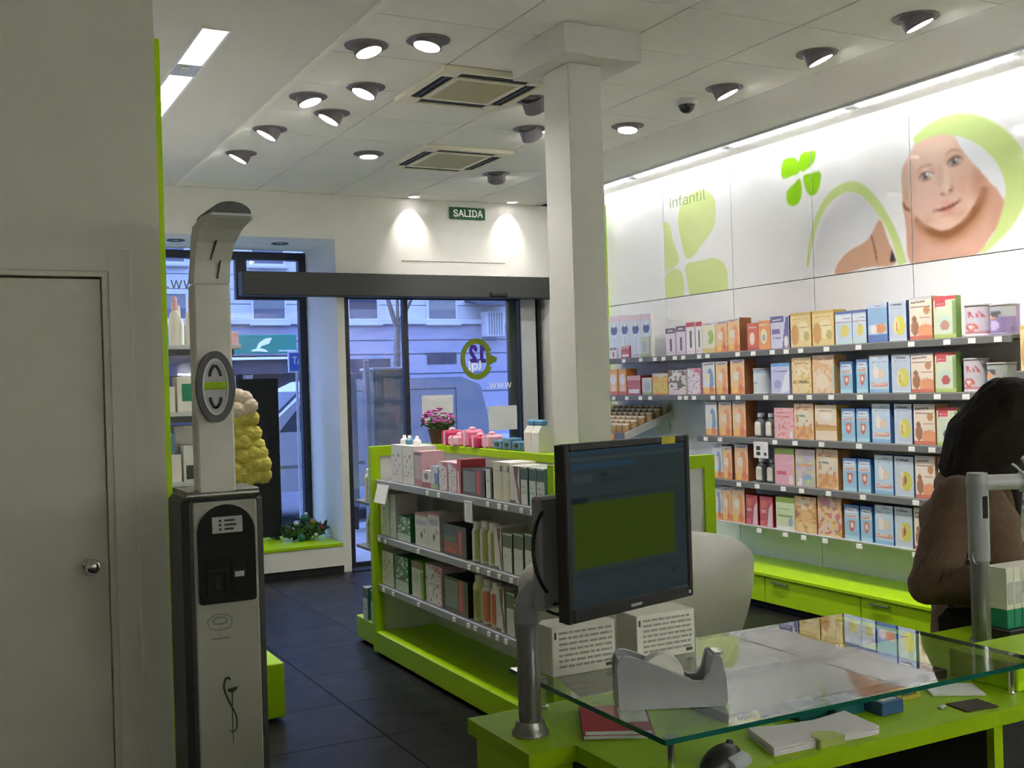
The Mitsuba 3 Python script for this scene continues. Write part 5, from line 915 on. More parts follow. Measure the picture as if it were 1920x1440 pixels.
col = np.tile([.024, .036, .038], (nu * nv, 1)); 
def scr(u0, u1, a, b, c): m = (uu >= u0) & (uu <= u1) & (tv_ >= a) & (tv_ <= b); col[m] = c
scr(0, 1, 0, .035, [.020, .045, .07]); scr(0, 1, .05, .07, [.035, .06, .065]); scr(.02, .55, .09, .11, [.018, .05, .085]); scr(.02, .18, .16, .21, [.038, .05, .055]); scr(.25, .32, .15, .17, [.012, .018, .02]); scr(.25, .5, .20, .215, [.016, .026, .028]); scr(.6, .9, .16, .175, [.02, .03, .034]); scr(.0, .14, .30, .33, [.006, .01, .012]); scr(.14, .95, .30, .325, [.016, .026, .026])
scr(.03, .89, .335, .76, [.036, .060, .0015]); scr(.9, 1, .335, .76, [.020, .032, .038]); scr(.03, 1, .80, .805, [.018, .03, .032]); scr(.05, .12, .84, .90, [.028, .034, .055]); scr(.86, .9, .86, .89, [.012, .02, .022]); scr(0, 1, .96, 1, [.018, .032, .036])
q = np.arange(nu * nv).reshape(nv, nu); q = np.c_[q[:-1, :-1].ravel(), q[:-1, 1:].ravel(), q[1:, 1:].ravel(), q[1:, :-1].ravel()]
col = col * SG * UNIT
add(mo, 'screen', onmon(trimesh.Trimesh(np.c_[bz + uu * sw, np.full(nu * nv, .004), sz0 + vv * (sz1 - sz0)], np.vstack([q[:, [0, 1, 2]], q[:, [0, 2, 3]]]), process=False)), 'screen_face', color=col, emitter={'type': 'area', 'radiance': {'type': 'mesh_attribute', 'name': 'vertex_color'}, 'sampling_weight': .1}, label='dim screen with a large dark green field')
add(mo, 'sticker', onmon(bx(.305, .352, -.0012, .001, MZ1 - .017, MZ1 - .001)), 'yellow_label', label='small yellow sticker on the top bezel')
add(mo, 'maker_mark', onmon(bx(.19, .225, -.0008, .001, MZ0 + .008, MZ0 + .014)), 'ink_grey')
add(mo, 'button', onmon(cyl((MW - .018, -.003, MZ0 + .012), (MW - .018, .002, MZ0 + .012), .004, n=14)), 'grey_plastic')
add(mo, 'cable', cat_([tube(smoothpath([(1.135, 2.075, 1.13), (1.155, 2.02, 1.135), (1.17, 1.985, 1.150)], 14), .0035, 8), tube(smoothpath([(1.135, 2.075, 1.128), (1.16, 2.0, 1.115), (1.19, 1.985, 1.125)], 14), .0035, 8), tube(smoothpath([(1.118, 2.02, 1.33), (1.105, 2.04, 1.26), (1.112, 2.03, 1.19), (1.13, 2.03, 1.16)], 20), .004, 8)]), 'black_plastic', True)
RPX, RPY = 2.47, 2.05
p2 = pole(RPX, RPY, 1.30, 'grey steel pole at the right end of the counter before the customer')
add(p2, 'sleeve', cyl((RPX, RPY, 1.09), (RPX, RPY, 1.295), .0275, n=36), 'grey_plastic', 40, label='grey sleeve with a cable hole')
add(p2, 'cable_hole', moved(bx(-.008, .008, -.0295, -.026, -.03, .03, .006), (RPX + .004, RPY, 1.235), rz=-.3), 'black_matt')
add(p2, 'arm', cat_([tube([(RPX, RPY, 1.29), (RPX + .03, RPY - .015, 1.298), (RPX + .12, RPY - .06, 1.298)], .021, 20), cyl((RPX + .105, RPY - .053, 1.298), (RPX + .125, RPY - .063, 1.298), .028, n=24)]), 'light_grey', 40, label='short pale arm with a clamp ring')
add(p2, 'cap', cyl((RPX, RPY, 1.295), (RPX, RPY, 1.325), .030, .026, 30), 'grey_plastic', 40)
add(p2, 'hook', tube(smoothpath([(RPX - .028, RPY - .005, 1.115), (RPX - .040, RPY - .012, 1.10), (RPX - .034, RPY - .016, 1.085), (RPX - .024, RPY - .014, 1.09)], 14), .003, 8), 'steel', True)

# things on and around the glass shelf
td = thing('tape_dispenser', 'grey desk tape dispenser standing on the glass shelf', 'tape dispenser')
prof = [(-.108, 0), (.112, 0), (.116, .012), (.114, .055), (.106, .098), (.098, .104), (.088, .102), (.083, .085), (.078, .066), (.066, .052), (.050, .052), (.02, .066), (-.03, .088), (-.075, .106), (-.095, .110), (-.106, .100), (-.110, .086)]
TM = np.eye(4); ta = -.42; TM[:3, 0] = [math.cos(ta), math.sin(ta), 0]; TM[:3, 1] = [-math.sin(ta), math.cos(ta), 0]; TM[:3, 3] = [1.325, 1.880, GZ2 + .0015]
def ontd(m): m = m.copy(); m.apply_transform(TM); return m
P_ = Polygon(prof).buffer(-.006).buffer(.006)
add(td, 'side', ontd(prism(P_, -.038, -.026, 'y')), 'grey_plastic', 30); add(td, 'side', ontd(prism(P_, .026, .038, 'y')), 'grey_plastic', 30)
low = Polygon(prof).intersection(shapely.box(-.2, 0, .2, .03)).union(Polygon([(.080, .03), (.116, .03), (.106, .098), (.088, .10)])).union(Polygon([(-.110, .03), (-.095, .03), (-.085, .098), (-.104, .1)]))
add(td, 'core', ontd(prism(low, -.026, .026, 'y')), 'grey_plastic')
add(td, 'tape_roll', ontd(cyl((-.012, -.018, .062), (-.012, .018, .062), .043, n=36)), 'bag_white', 40, label='roll of pale tape'); add(td, 'hub', ontd(cyl((-.012, -.0255, .062), (-.012, .0255, .062), .021, n=30)), 'white_plastic', 40, label='white hub')
add(td, 'cutter', ontd(cat_([bx(.094, .108, -.022, .022, .098, .106, .001)] + [hull(bx(.104, .112, -.02 + .005 * i, -.016 + .005 * i, .102, .104), [[.116, -.018 + .005 * i, .107]]) for i in range(8)])), 'chrome', label='toothed metal cutter')
def leaflet_box(x0, x1, y0, y1, h, lab):
    k = thing('leaflet_box', lab, 'box', 'printed cartons on the glass shelf')
    z = GZ2 + .001; add(k, 'body', bx(x0, x1, y0, y1, z, z + h, .0015), 'partition_paint')
    n = 7
    for i in range(n):
        zz = z + h * (.88 - .8 * i / n); r_ = np.random.default_rng(i + int(x0 * 100)); a = x0 + .018; B = []
        while a < x1 - .012: w = r_.uniform(.008, .026); B.append(bx(a, min(a + w, x1 - .01), y0 - .0012, y0 + .0005, zz - .0035, zz + .0015)); a += w + .004
        add(k, 'printed_line', cat_(B), 'ink_grey')
    add(k, 'mark', cat_([bx(x0 + .006, x0 + .011, y0 - .0012, y0 + .0005, z + h * .76, z + h * .9), bx(x1 - .028, x1 - .010, y0 - .0012, y0 + .0005, z + .008, z + .015)]), 'ink')
    add(k, 'spine', cat_([bx(x1 - .001, x1 + .0012, y0, y1, z + .001, z + h - .001)]), 'ink_grey')
leaflet_box(1.225, 1.395, 2.185, 2.275, .112, 'white carton with printed lines below the monitor, left of two on the glass')
leaflet_box(1.462, 1.632, 2.195, 2.285, .108, 'white carton with printed lines behind the tape dispenser, right of two on the glass')
k = thing('magazine', 'red and white magazine lying on the counter under the glass shelf', 'magazine')
MG = moved(bx(-.075, .075, -.105, .105, 0, .008, .001), (1.300, 2.045, CZ + .0005), rz=-.5)
add(k, 'pages', MG, 'paper'); add(k, 'cover', moved(bx(-.075, .075, -.105, .105, .0081, .0092), (1.300, 2.045, CZ + .0005), rz=-.5), 'red_card', label='dark red cover')
add(k, 'cover_panel', moved(cat_([bx(.01, .07, -.02, .09, .0092, .0098), bx(-.07, .07, -.104, -.082, .0092, .0098)]), (1.300, 2.045, CZ + .0005), rz=-.5), 'paper'); add(k, 'spine', moved(bx(-.0765, -.075, -.105, .105, 0, .0092), (1.300, 2.045, CZ + .0005), rz=-.5), 'dark_grey')
k = thing('mouse', 'black and grey computer mouse at the near edge of the counter', 'mouse')
ms = trimesh.creation.icosphere(4, 1.0); v = np.array(ms.vertices) * [.058, .034, .034]; v[:, 2] = np.maximum(v[:, 2], 0); v[:, 2] *= 1 + .25 * v[:, 0] / .058
add(k, 'shell', moved(trimesh.Trimesh(v, ms.faces), (1.335, 1.722, CZ + .001), rz=.35), 'black_plastic', True); gb = trimesh.creation.icosphere(4, 1.0); w = np.array(gb.vertices) * [.060, .036, .024]; w[:, 2] = np.maximum(w[:, 2], 0); w[:, 0] = np.clip(w[:, 0], -.025, .09)
add(k, 'grip', moved(trimesh.Trimesh(w, gb.faces), (1.345, 1.713, CZ + .0005), rz=.35), 'grey_plastic', True, label='grey rubber grip'); add(k, 'wheel', moved(cyl((.03, -.004, .030), (.03, .004, .030), .010, n=18), (1.335, 1.722, CZ), rz=.35), 'dark_grey', 40)
def pad_poly(P, n): return Polygon(P)
k = thing('envelope_stack', 'stack of pale lilac envelopes with a pale green band near the counter edge', 'stack of paper')
ep = Polygon([(1.486, 1.827), (1.447, 1.700), (1.720, 1.690), (1.738, 1.808), (1.64, 1.795), (1.56, 1.805)])
for i in range(6): add(k, 'envelope', prism(affinity.translate(ep, .0012 * ((i * 7) % 3 - 1), .0008 * ((i * 5) % 3 - 1)), CZ + .0005 + .0028 * i, CZ + .0028 * (i + 1), 'z'), 'paper_lilac')
add(k, 'band', cat_([bx(1.553, 1.618, 1.683, 1.694, CZ + .0005, CZ + .0185), prism(Polygon([(1.553, 1.684), (1.618, 1.684), (1.616, 1.712), (1.60, 1.728), (1.572, 1.728), (1.556, 1.712)]), CZ + .0172, CZ + .0185, 'z')]), 'band_green', label='pale green paper band')
for i, (x, y, m, w) in enumerate(((1.762, 1.845, 'teal_card', .085), (1.845, 1.800, 'blue_card', .065), (1.675, 1.865, 'teal_card', .08))):
    k = thing('medicine_box', f"{['teal', 'blue grey', 'dark teal'][i]} medicine carton under the front edge of the glass shelf", 'box', 'medicine cartons under the glass'); add(k, 'body', bx(x - w / 2, x + w / 2, y - .03, y + .03, CZ + .0005, CZ + .030, .0015), m)
    add(k, 'label', bx(x - w / 2 + .008, x + w / 2 - .012, y - .02, y + .02, CZ + .030, CZ + .0308), 'blue_card' if i != 1 else 'light_grey'); 
for i, (x, y) in enumerate(((1.545, 1.893), (1.965, 1.830))):
    k = thing('shelf_label', f"small yellow label with dark print under the {['left part', 'right part'][i]} of the glass front edge", 'label', 'yellow labels under the glass'); m_ = hull(bx(x - .034, x + .034, y - .001, y + .02, CZ + .0005, CZ + .001), bx(x - .034, x + .034, y + .016, y + .02, CZ + .0005, CZ + .020)); add(k, 'card', m_, 'yellow_label')
    add(k, 'printing', cat_([hull(np.array([[x + u, y - .001 + .017 * t0, CZ + .0012 + .0195 * t0], [x + u + .004, y - .001 + .017 * t0, CZ + .0012 + .0195 * t0], [x + u, y - .001 + .017 * t1, CZ + .0012 + .0195 * t1], [x + u + .004, y - .001 + .017 * t1, CZ + .0012 + .0195 * t1], [x + u, y - .0016 + .017 * t0, CZ + .0018 + .0195 * t0], [x + u + .004, y - .0016 + .017 * t1, CZ + .0018 + .0195 * t1]])) for u, t0, t1 in ((-.024, .35, .7), (-.017, .35, .65), (-.010, .3, .7), (-.003, .35, .7), (.005, .35, .65), (.013, .35, .8), (.020, .35, .7))]), 'ink')
k = thing('added_dark_tray', 'added flat black tray that darkens the view through the glass shelf', 'tray'); add(k, 'base', bx(1.50, 2.17, 1.905, 2.20, CZ + .0005, CZ + .006, .002), 'black_plastic'); add(k, 'rim', frame_rect(1.50, 2.17, 1.905, 2.20, .008, 0, .016).apply_transform(np.array([[1, 0, 0, 0], [0, 0, 1, 0], [0, 1, 0, CZ + .006], [0, 0, 0, 1.0]])), 'black_plastic')  # added dark tray, keeps the view down through the glass dark
k = thing('paper_pad', 'white paper pad on the counter right of the yellow label', 'paper'); put(k, moved(bx(-.06, .06, -.045, .045, 0, .006, .001), (2.095, 1.825, CZ + .0005), rz=-.55), 'paper')
k = thing('mouse_pad', 'dark brown square pad near the front edge of the counter', 'mat'); put(k, moved(bx(-.045, .045, -.033, .033, 0, .003, .001), (2.035, 1.720, CZ + .0005), rz=-.12), 'brown_pad')
k = thing('pen_cap', 'small pale clip beside the brown pad', 'clip'); put(k, moved(bx(-.012, .012, -.005, .005, 0, .005, .001), (1.968, 1.745, CZ + .0005), rz=.3), 'light_grey')
# tray of tubes on the right of the counter
tt = thing('tube_rack', 'black rack of white and green tube cartons on the right of the counter', 'rack'); add(tt, 'tray', bx(2.595, 2.96, 2.06, 2.17, CZ + .0005, CZ + .032, .003), 'black_plastic')
for i in range(11):
    k = thing('tube_carton', f'white tube carton with a green foot, {NTH[i]} from left in the black rack', 'box', 'tube cartons in the black rack'); x = 2.605 + .031 * i
    add(k, 'body', bx(x, x + .029, 2.075, 2.145, CZ + .085, CZ + .20, .001), 'bag_white'); add(k, 'foot', bx(x, x + .029, 2.075, 2.145, CZ + .0325, CZ + .085, .001), 'green_paint', label='green foot'); add(k, 'flap', bx(x + .004, x + .025, 2.074, 2.0752, CZ + .10, CZ + .16), 'light_grey')
# below the counter
k = thing('waste_bag', 'crumpled pale plastic bag hanging below the worktop', 'bag'); b = trimesh.creation.icosphere(4, 1.0); v = np.array(b.vertices) * [.09, .07, .15]; v *= (1 + .45 * (meshkit.fbm(np.array(b.vertices) * 2.2, 4, 3) - .5))[:, None]; put(k, trimesh.Trimesh(v + [2.235, 1.93, .645], b.faces, process=False), 'light_grey', True)
k = thing('computer_tower', 'black computer tower under the counter', 'computer'); add(k, 'case', bx(2.32, 2.52, 1.75, 2.15, 0.001, .45, .006), 'black_plastic'); add(k, 'drive', bx(2.34, 2.50, 1.746, 1.751, .34, .38, .001), 'dark_grey')

# ------------------------------------------------------------------ white shell chair behind the counter
ch = thing('shell_chair', 'white rounded shell chair seen from behind beyond the counter', 'chair')
cxx, cyy, czz = 2.12, 3.12, .90
th = np.linspace(0, 2 * np.pi, 72, endpoint=False); rr = np.linspace(0, 1, 14)
def shell(off):
    V = []
    for r in rr:
        x = .430 * np.cos(th) * r; up = np.sin(th) > 0; z = np.where(up, .165, .46) * np.sin(th) * r * np.where(up, 1, 1) - .02 * np.cos(th) * 0 + .03 * np.cos(th) * r
        y = .10 - .18 * (1 - r ** 2) * 1.0 - .10 * (np.cos(th) * r) ** 2 * -1.6 + off
        V.append(np.c_[x, y, z])
    return np.vstack(V)
V = np.vstack([shell(0), shell(.018)]); n, m_ = 72, 14; F = []
for i in range(m_ - 1):
    for j in range(n):
        a, b, c, d = i * n + j, i * n + (j + 1) % n, (i + 1) * n + (j + 1) % n, (i + 1) * n + j; F += [[a, c, b], [a, d, c]]; o = n * m_; F += [[a + o, b + o, c + o], [a + o, c + o, d + o]]
for j in range(n): a, b = (m_ - 1) * n + j, (m_ - 1) * n + (j + 1) % n; o = n * m_; F += [[a, a + o, b + o], [a, b + o, b]]
RC = trimesh.Trimesh(V, F, process=False); RC = moved(RC, (cxx, cyy, czz), rz=-.47)
add(ch, 'shell', RC, 'white_shell', 60)
add(ch, 'seat', moved(lathe([(0, 0), (.20, 0), (.23, .02), (.22, .05), (0, .06)], 36), (cxx + .10, cyy + .20, .42)), 'white_shell', 40); add(ch, 'stem', cyl((cxx + .10, cyy + .20, .03), (cxx + .10, cyy + .20, .42), .022), 'chrome', 40); add(ch, 'foot', lathe([(0, 0), (.22, 0), (.22, .008), (.03, .03), (0, .03)], 36, (cxx + .10, cyy + .20, 0)), 'chrome', 40)

# ------------------------------------------------------------------ the customer
def pt(r, u, f, o=(0, 0, 0)): return np.array(o, float) + r * FWD + u * np.array([0, 0, 1.0]) + f * LAT
FWD = np.array([.886, -.463, 0]); LAT = np.array([.463, .886, 0])         # she faces image-right; LAT points to her left side, away from the viewer
def sph(c, r, n=14):
    s = trimesh.creation.icosphere(2, r); return np.array(s.vertices) + c
def chain(nodes):
    M = manifold3d.Manifold()
    for (a, ra), (b, rb) in zip(nodes[:-1], nodes[1:]): M = M + manifold3d.Manifold.hull_points(np.vstack([sph(a, ra), sph(b, rb)]))
    return M
def ellip(c, axes, rad):
    s = trimesh.creation.icosphere(2, 1.0); v = np.array(s.vertices) * rad; return np.array(c) + v @ np.array(axes)
def blob(pts_list):
    M = manifold3d.Manifold()
    for p in pts_list: M = M + manifold3d.Manifold.hull_points(p)
    return M
def finish(M, length=.02, it=12):
    m = M.refine_to_length(length).to_mesh(); t = trimesh.Trimesh(m.vert_properties[:, :3], m.tri_verts); trimesh.smoothing.filter_taubin(t, iterations=it); return t
PB = np.array([2.72, 2.60, 0.0]) + .19 * FWD      # below the pelvis
def at(r, z, l): return PB + r * FWD + l * LAT + np.array([0, 0, z * .968])
AX = [FWD, LAT, np.array([0, 0, 1.0])]
pel, wai, chs, nek = at(.10, .84, 0), at(.085, 1.0, 0), at(.06, 1.16, 0), at(.14, 1.325, 0)
shR, shL = at(-.03, 1.235, -.165), at(.10, 1.245, .165)
elR, elL = at(-.145, .985, -.205), at(.20, .99, .22)
wrR, wrL = at(.09, .975, -.225), at(.40, 1.0, .10)
hea = at(.215, 1.452, 0)
tl = .50; hf = FWD * math.cos(tl) - np.array([0, 0, 1.0]) * math.sin(tl); hu = np.array([0, 0, 1.0]) * math.cos(tl) + FWD * math.sin(tl); HAX = [hf, LAT, hu]
def hd_(f, l, u): return hea + f * hf + l * LAT + u * hu
kneR, kneL, ankR, ankL = at(.11, .46, -.09), at(.08, .46, .09), at(.06, .085, -.10), at(.04, .085, .10)
def hand(w, d, up, side):
    """palm and five separate curled fingers; w: wrist, d: pointing direction, up: back of the hand, side: thumb side"""
    M = manifold3d.Manifold.hull_points(np.vstack([sph(w, .022), sph(w + d * .035 + side * .022, .016), sph(w + d * .075 + side * .028, .013), sph(w + d * .072 - side * .030, .012), sph(w + d * .03 - side * .024, .014)]))
    for i, (o, L) in enumerate(((.027, .072), (.009, .080), (-.010, .074), (-.027, .058))):
        a = w + d * .074 + side * o; b = a + d * L * .45 - up * L * .12; c = b + d * L * .28 - up * L * .26; e = c + d * L * .06 - up * L * .26
        M = M + chain([(a, .0095), (b, .009), (c, .0082), (e, .0075)])
    a = w + d * .018 + side * .026; b = a + d * .028 + side * .022 - up * .008; c = b + d * .030 + side * .006 - up * .012
    return M + chain([(a, .012), (b, .0105), (c, .009)])
B = blob([np.vstack([ellip(pel, AX, [.105, .155, .10]), ellip(wai, AX, [.095, .13, .08])]), np.vstack([ellip(wai, AX, [.095, .13, .08]), ellip(chs, AX, [.11, .155, .11])]), np.vstack([ellip(chs, AX, [.11, .155, .10]), ellip(at(.08, 1.26, 0), AX, [.065, .12, .05])])])
B = B + chain([(at(.09, 1.26, 0), .06), (nek, .052), (hd_(-.02, 0, -.075), .05)])
for s, e, w in ((shR, elR, wrR), (shL, elL, wrL)): B = B + chain([(s + (chs - s) * .3, .06), (s, .055), (e, .040), (w, .026)])
for s, (k, a) in ((-1, (kneR, ankR)), (1, (kneL, ankL))): B = B + chain([(at(.10, .82, s * .085), .088), (k, .058), (a, .036)]) + chain([(a, .034), (a + FWD * .12 + np.array([0, 0, -.05]), .026)])
B = B + blob([ellip(hd_(0, 0, .015), HAX, [.098, .075, .105]), np.vstack([ellip(hd_(.045, 0, -.04), HAX, [.045, .055, .05]), ellip(hd_(.060, 0, -.098), HAX, [.024, .026, .018])]), np.vstack([ellip(hd_(.094, 0, .012), HAX, [.010, .009, .012]), ellip(hd_(.114, 0, -.022), HAX, [.012, .013, .009])]),
              ellip(hd_(.086, 0, -.060), HAX, [.016, .024, .006]), ellip(hd_(.084, 0, -.073), HAX, [.016, .021, .006])])
for s in (-1, 1): B = B + blob([ellip(hd_(-.005, s * .075, -.012), HAX, [.020, .010, .032]), ellip(hd_(.070, s * .032, -.018), HAX, [.024, .020, .018])])
B = B + hand(wrR, np.array([.90, -.40, -.12]) / 1.0, np.array([0, 0, 1.0]), LAT) + hand(wrL, np.array([.75, -.65, -.1]), np.array([0, 0, 1.0]), -LAT)
pe = thing('person', 'person with dark bobbed hair in a brown coat bending over the counter', 'person')
put(pe + '__body', finish(B, .012, 8), 'skin', True)
for s in (-1, 1):
    add(pe, 'eye', ball(hd_(.078, s * .034, .012), .0125, 2), 'sign_white', True); add(pe, 'brow', tube([hd_(.086, s * .050, .036), hd_(.094, s * .032, .043), hd_(.095, s * .018, .038)], .004, 8), 'hair', True)
    add(pe, 'iris', ball(hd_(.0885, s * .034, .010), .006, 2), 'black_plastic', True)
# hair: a bob hanging forward
HR = blob([ellip(hd_(-.022, 0, .045), HAX, [.135, .112, .115])])
hairpts = [np.vstack([ellip(hd_(-.03, 0, .02), HAX, [.13, .112, .11]), ellip(hd_(-.10, 0, -.075), HAX, [.085, .108, .05]), ellip(hea + np.array([0, 0, -.115]) - FWD * .20, AX, [.030, .085, .035])])]
for s in (-1, 1): hairpts.append(np.vstack([ellip(hd_(-.03, s * .075, .02), HAX, [.085, .035, .08]), ellip(hd_(-.03, s * .088, -.09), HAX, [.055, .026, .05]), ellip(hea + np.array([0, 0, -.13]) - FWD * .15 + s * LAT * .075, AX, [.06, .03, .035])]))
HR = HR + blob(hairpts)
HR = HR - blob([np.vstack([ellip(hd_(.10, 0, -.03), HAX, [.055, .070, .085]), ellip(hd_(.16, 0, -.10), HAX, [.07, .08, .09])])])
hm_ = finish(HR, .010, 8); v = np.array(hm_.vertices); v += hm_.vertex_normals * (.010 * (meshkit.noise(np.c_[v @ FWD * 30, v @ LAT * 90, v[:, 2] * 16], 2) - .5))[:, None]; hm_.vertices = v
add(pe, 'hair', hm_, 'hair', True, label='dark brown bobbed hair')
# coat: one surface over torso and sleeves
C_ = blob([np.vstack([ellip(at(.10, .62, 0), AX, [.155, .215, .03]), ellip(at(.10, .84, 0), AX, [.145, .195, .06])]), np.vstack([ellip(at(.10, .84, 0), AX, [.145, .195, .06]), ellip(wai, AX, [.135, .175, .08])]), np.vstack([ellip(wai, AX, [.135, .175, .08]), ellip(chs, AX, [.145, .19, .10])]), np.vstack([ellip(chs, AX, [.14, .185, .09]), ellip(at(.075, 1.275, 0), AX, [.080, .13, .035])])])
for s, e, w in ((shR, elR, wrR), (shL, elL, wrL)): C_ = C_ + chain([(s + (chs - s) * .35, .085), (s, .082), (s + (e - s) * .5, .072), (e, .066), (e + (w - e) * .5, .060), (e + (w - e) * .9, .050)])
C_ = C_ - chain([(nek - np.array([0, 0, .03]), .060), (nek + np.array([0, 0, .12]), .09)])
cm = finish(C_, .016, 6); v = np.array(cm.vertices); v += cm.vertex_normals * (.022 * (meshkit.fbm(np.c_[v[:, 0] * 9, v[:, 1] * 9, v[:, 2] * 16], 3, 4) - .5))[:, None]; cm.vertices = v
add(pe, 'coat', cm, 'brown_coat', True, label='brown coat')
def ringtube(c, ax0, ax1, r0, r1, rad, n=40):
    a = np.linspace(0, 2 * np.pi, n); return tube(np.array([np.array(c) + r0 * math.cos(t) * np.array(ax0) + r1 * math.sin(t) * np.array(ax1) for t in a]), rad, 10)
add(pe, 'collar', cat_([ringtube(nek + np.array([0, 0, -.035]), FWD, LAT, .082, .10, .026), moved(hull(ellip(at(.14, 1.29, -.055), AX, [.03, .02, .05]), ellip(at(.185, 1.19, -.035), AX, [.015, .03, .03])), (0, 0, 0))]), 'brown_coat', True, label='turned down coat collar')
add(pe, 'scarf', cat_([ringtube(nek + np.array([0, 0, .005]), FWD, LAT, .070, .078, .030), finish(manifold3d.Manifold.hull_points(np.vstack([ellip(at(.195, 1.29, 0), AX, [.04, .07, .04]), ellip(at(.20, 1.12, 0), AX, [.012, .06, .03])])), .02, 2)]), 'dark_cloth', True, label='black scarf')
add(pe, 'scarf_piping', cat_([tube(smoothpath([at(.11, 1.375, -.085), at(.16, 1.35, -.10), at(.21, 1.30, -.088), at(.235, 1.235, -.06)], 20), .0045, 8), tube(smoothpath([at(.165, 1.385, -.085), at(.225, 1.355, -.078), at(.27, 1.325, -.05), at(.295, 1.30, -.02)], 20), .0045, 8)]), 'light_grey', True, label='pale grey piping of the scarf')
add(pe, 'trousers', finish(sum((chain([(at(.10, .80, s * .085), .10), (k, .074), (a + np.array([0, 0, .03]), .060)]) for s, k, a in ((-1, kneR, ankR), (1, kneL, ankL))), manifold3d.Manifold()), .02, 4), 'trouser', True, label='dark trousers')
for s, a in ((-1, ankR), (1, ankL)):
    add(pe, 'shoe', finish(manifold3d.Manifold.hull_points(np.vstack([ellip(a * [1, 1, 0] + np.array([0, 0, .04]) - FWD * .03, AX, [.045, .040, .038]), ellip(a * [1, 1, 0] + FWD * .15 + np.array([0, 0, .026]), AX, [.05, .042, .024])])), .012, 3), 'shoe', True)
bg = thing('handbag', 'black handbag hanging from the arm of the person in the brown coat', 'bag')
bp = at(.0, .82, -.205)
add(bg, 'body', moved(bx(-.12, .12, -.03, .03, -.10, .085, .03), bp, rz=math.atan2(FWD[1], FWD[0])), 'dark_cloth'); add(bg, 'handle', tube(np.array([bp + FWD * .08 * math.cos(t) + np.array([0, 0, .075 + .155 * math.sin(t)]) + LAT * .03 * math.sin(t) for t in np.linspace(0, np.pi, 24)]), .007, 10), 'black_plastic', True)

# ------------------------------------------------------------------ the street outside
st = struct('street', 'asphalt roadway outside the shop', 'street'); put(st, bx(-30, 60, 12.6, 30.0, -.14, -.10), 'asphalt')
pv = struct('pavement', 'pale pavement outside the entrance', 'pavement'); put(pv, cat_([bx(-30, 60, 9.46, 12.6, -.14, -.005), bx(-30, 60, 27.5, 32, -.14, 0.0)]), 'pavement')
ex = struct('wall_outside', 'outer face of the shop building', 'wall'); put(ex, cat_([bx(-12, .6, 10.1, 10.3, -.1, 9), bx(5.7, 20, 10.1, 10.3, -.1, 9), bx(.6, 5.7, 10.05, 10.3, 3.0, 9), bx(-12, 20, -2.4, -2.2, -.1, 9), bx(5.75, 5.85, -2.4, 10.1, -.1, 9), bx(-3.4, -3.25, -2.4, 10.1, -.1, 9), bx(-12, 20, -2.4, 10.3, 3.6, 3.7)]), 'concrete')
k32 = 32 / 24.0
def fx(x, z): return x * k32, 1.6 + (z - 1.6) * k32
bl = thing('apartment_building', 'pale building with grey windows across the street', 'building')
FY = 32.0
zb = [0, .75, 1.4, 2.0, 2.62, 3.05, 3.55]
for i in range(len(zb) - 1): add(bl, 'stone_course', bx(-25, 60, FY, FY + .5, zb[i] + (.03 if i else 0), zb[i + 1] - .02), 'facade_lower')
add(bl, 'string_course', bx(-25, 60, FY - .15, FY + .5, 3.05 + .5, 3.72, .02), 'facade_upper', label='pale string course')
zz = 3.74
while zz < 13: add(bl, 'stone_course', bx(-25, 60, FY + .02, FY + .5, zz, zz + .40), 'facade_upper'); zz += .425
add(bl, 'core', bx(-25, 60, FY + .06, FY + 6, 0, 13), 'facade_lower')
for (px_, z0, z1, w) in ((8.75, 3.62, 4.42, .92), (11.66, 3.62, 4.42, .90), (14.3, 3.62, 4.42, .93), (8.75, 5.30, 6.2, .92), (5.9, 3.62, 4.42, .92), (3.2, 3.62, 4.42, .92), (17.3, 3.62, 4.42, .92), (11.66, 5.6, 6.5, .9), (14.3, 5.6, 6.5, .9), (5.9, 5.3, 6.2, .9), (3.2, 5.3, 6.2, .9), (0.4, 3.62, 4.42, .9), (20.2, 3.62, 4.42, .9)):
    wn = add(bl, 'window', bx(px_ - w / 2, px_ + w / 2, FY - .02, FY + .04, z0, z1), 'window_grey', label='grey shuttered window'); add(wn, 'frame', frame_rect(px_ - w / 2 - .06, px_ + w / 2 + .06, z0 - .02, z1 + .06, .06, FY - .05, FY + .02), 'facade_upper'); add(wn, 'sill', bx(px_ - w / 2 - .14, px_ + w / 2 + .14, FY - .16, FY + .02, z0 - .10, z0 - .02, .01), 'facade_upper')
    add(wn, 'blind', bx(px_ - w / 2, px_ + w / 2, FY - .025, FY - .02, z0 + .5 * (z1 - z0), z1), 'facade_dark' if px_ == 11.66 else 'concrete')
for x0, x1, z0, z1 in ((13.75, 14.75, 2.30, 2.66), (11.1, 12.5, 1.3, 2.5), (17.0, 18.0, 2.2, 2.6)): add(bl, 'basement_window', bx(x0, x1, FY - .03, FY + .05, z0, z1), 'facade_dark', label='dark low window')
sh = thing('shop_sign', 'long green shop fascia with a white curved emblem across the street', 'sign')
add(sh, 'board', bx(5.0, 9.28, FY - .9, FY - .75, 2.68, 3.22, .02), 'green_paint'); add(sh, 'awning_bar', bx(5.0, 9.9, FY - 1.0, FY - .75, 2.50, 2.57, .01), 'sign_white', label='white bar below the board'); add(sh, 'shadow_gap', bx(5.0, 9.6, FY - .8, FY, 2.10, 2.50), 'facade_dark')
ex_, ez_ = 8.25, 2.80
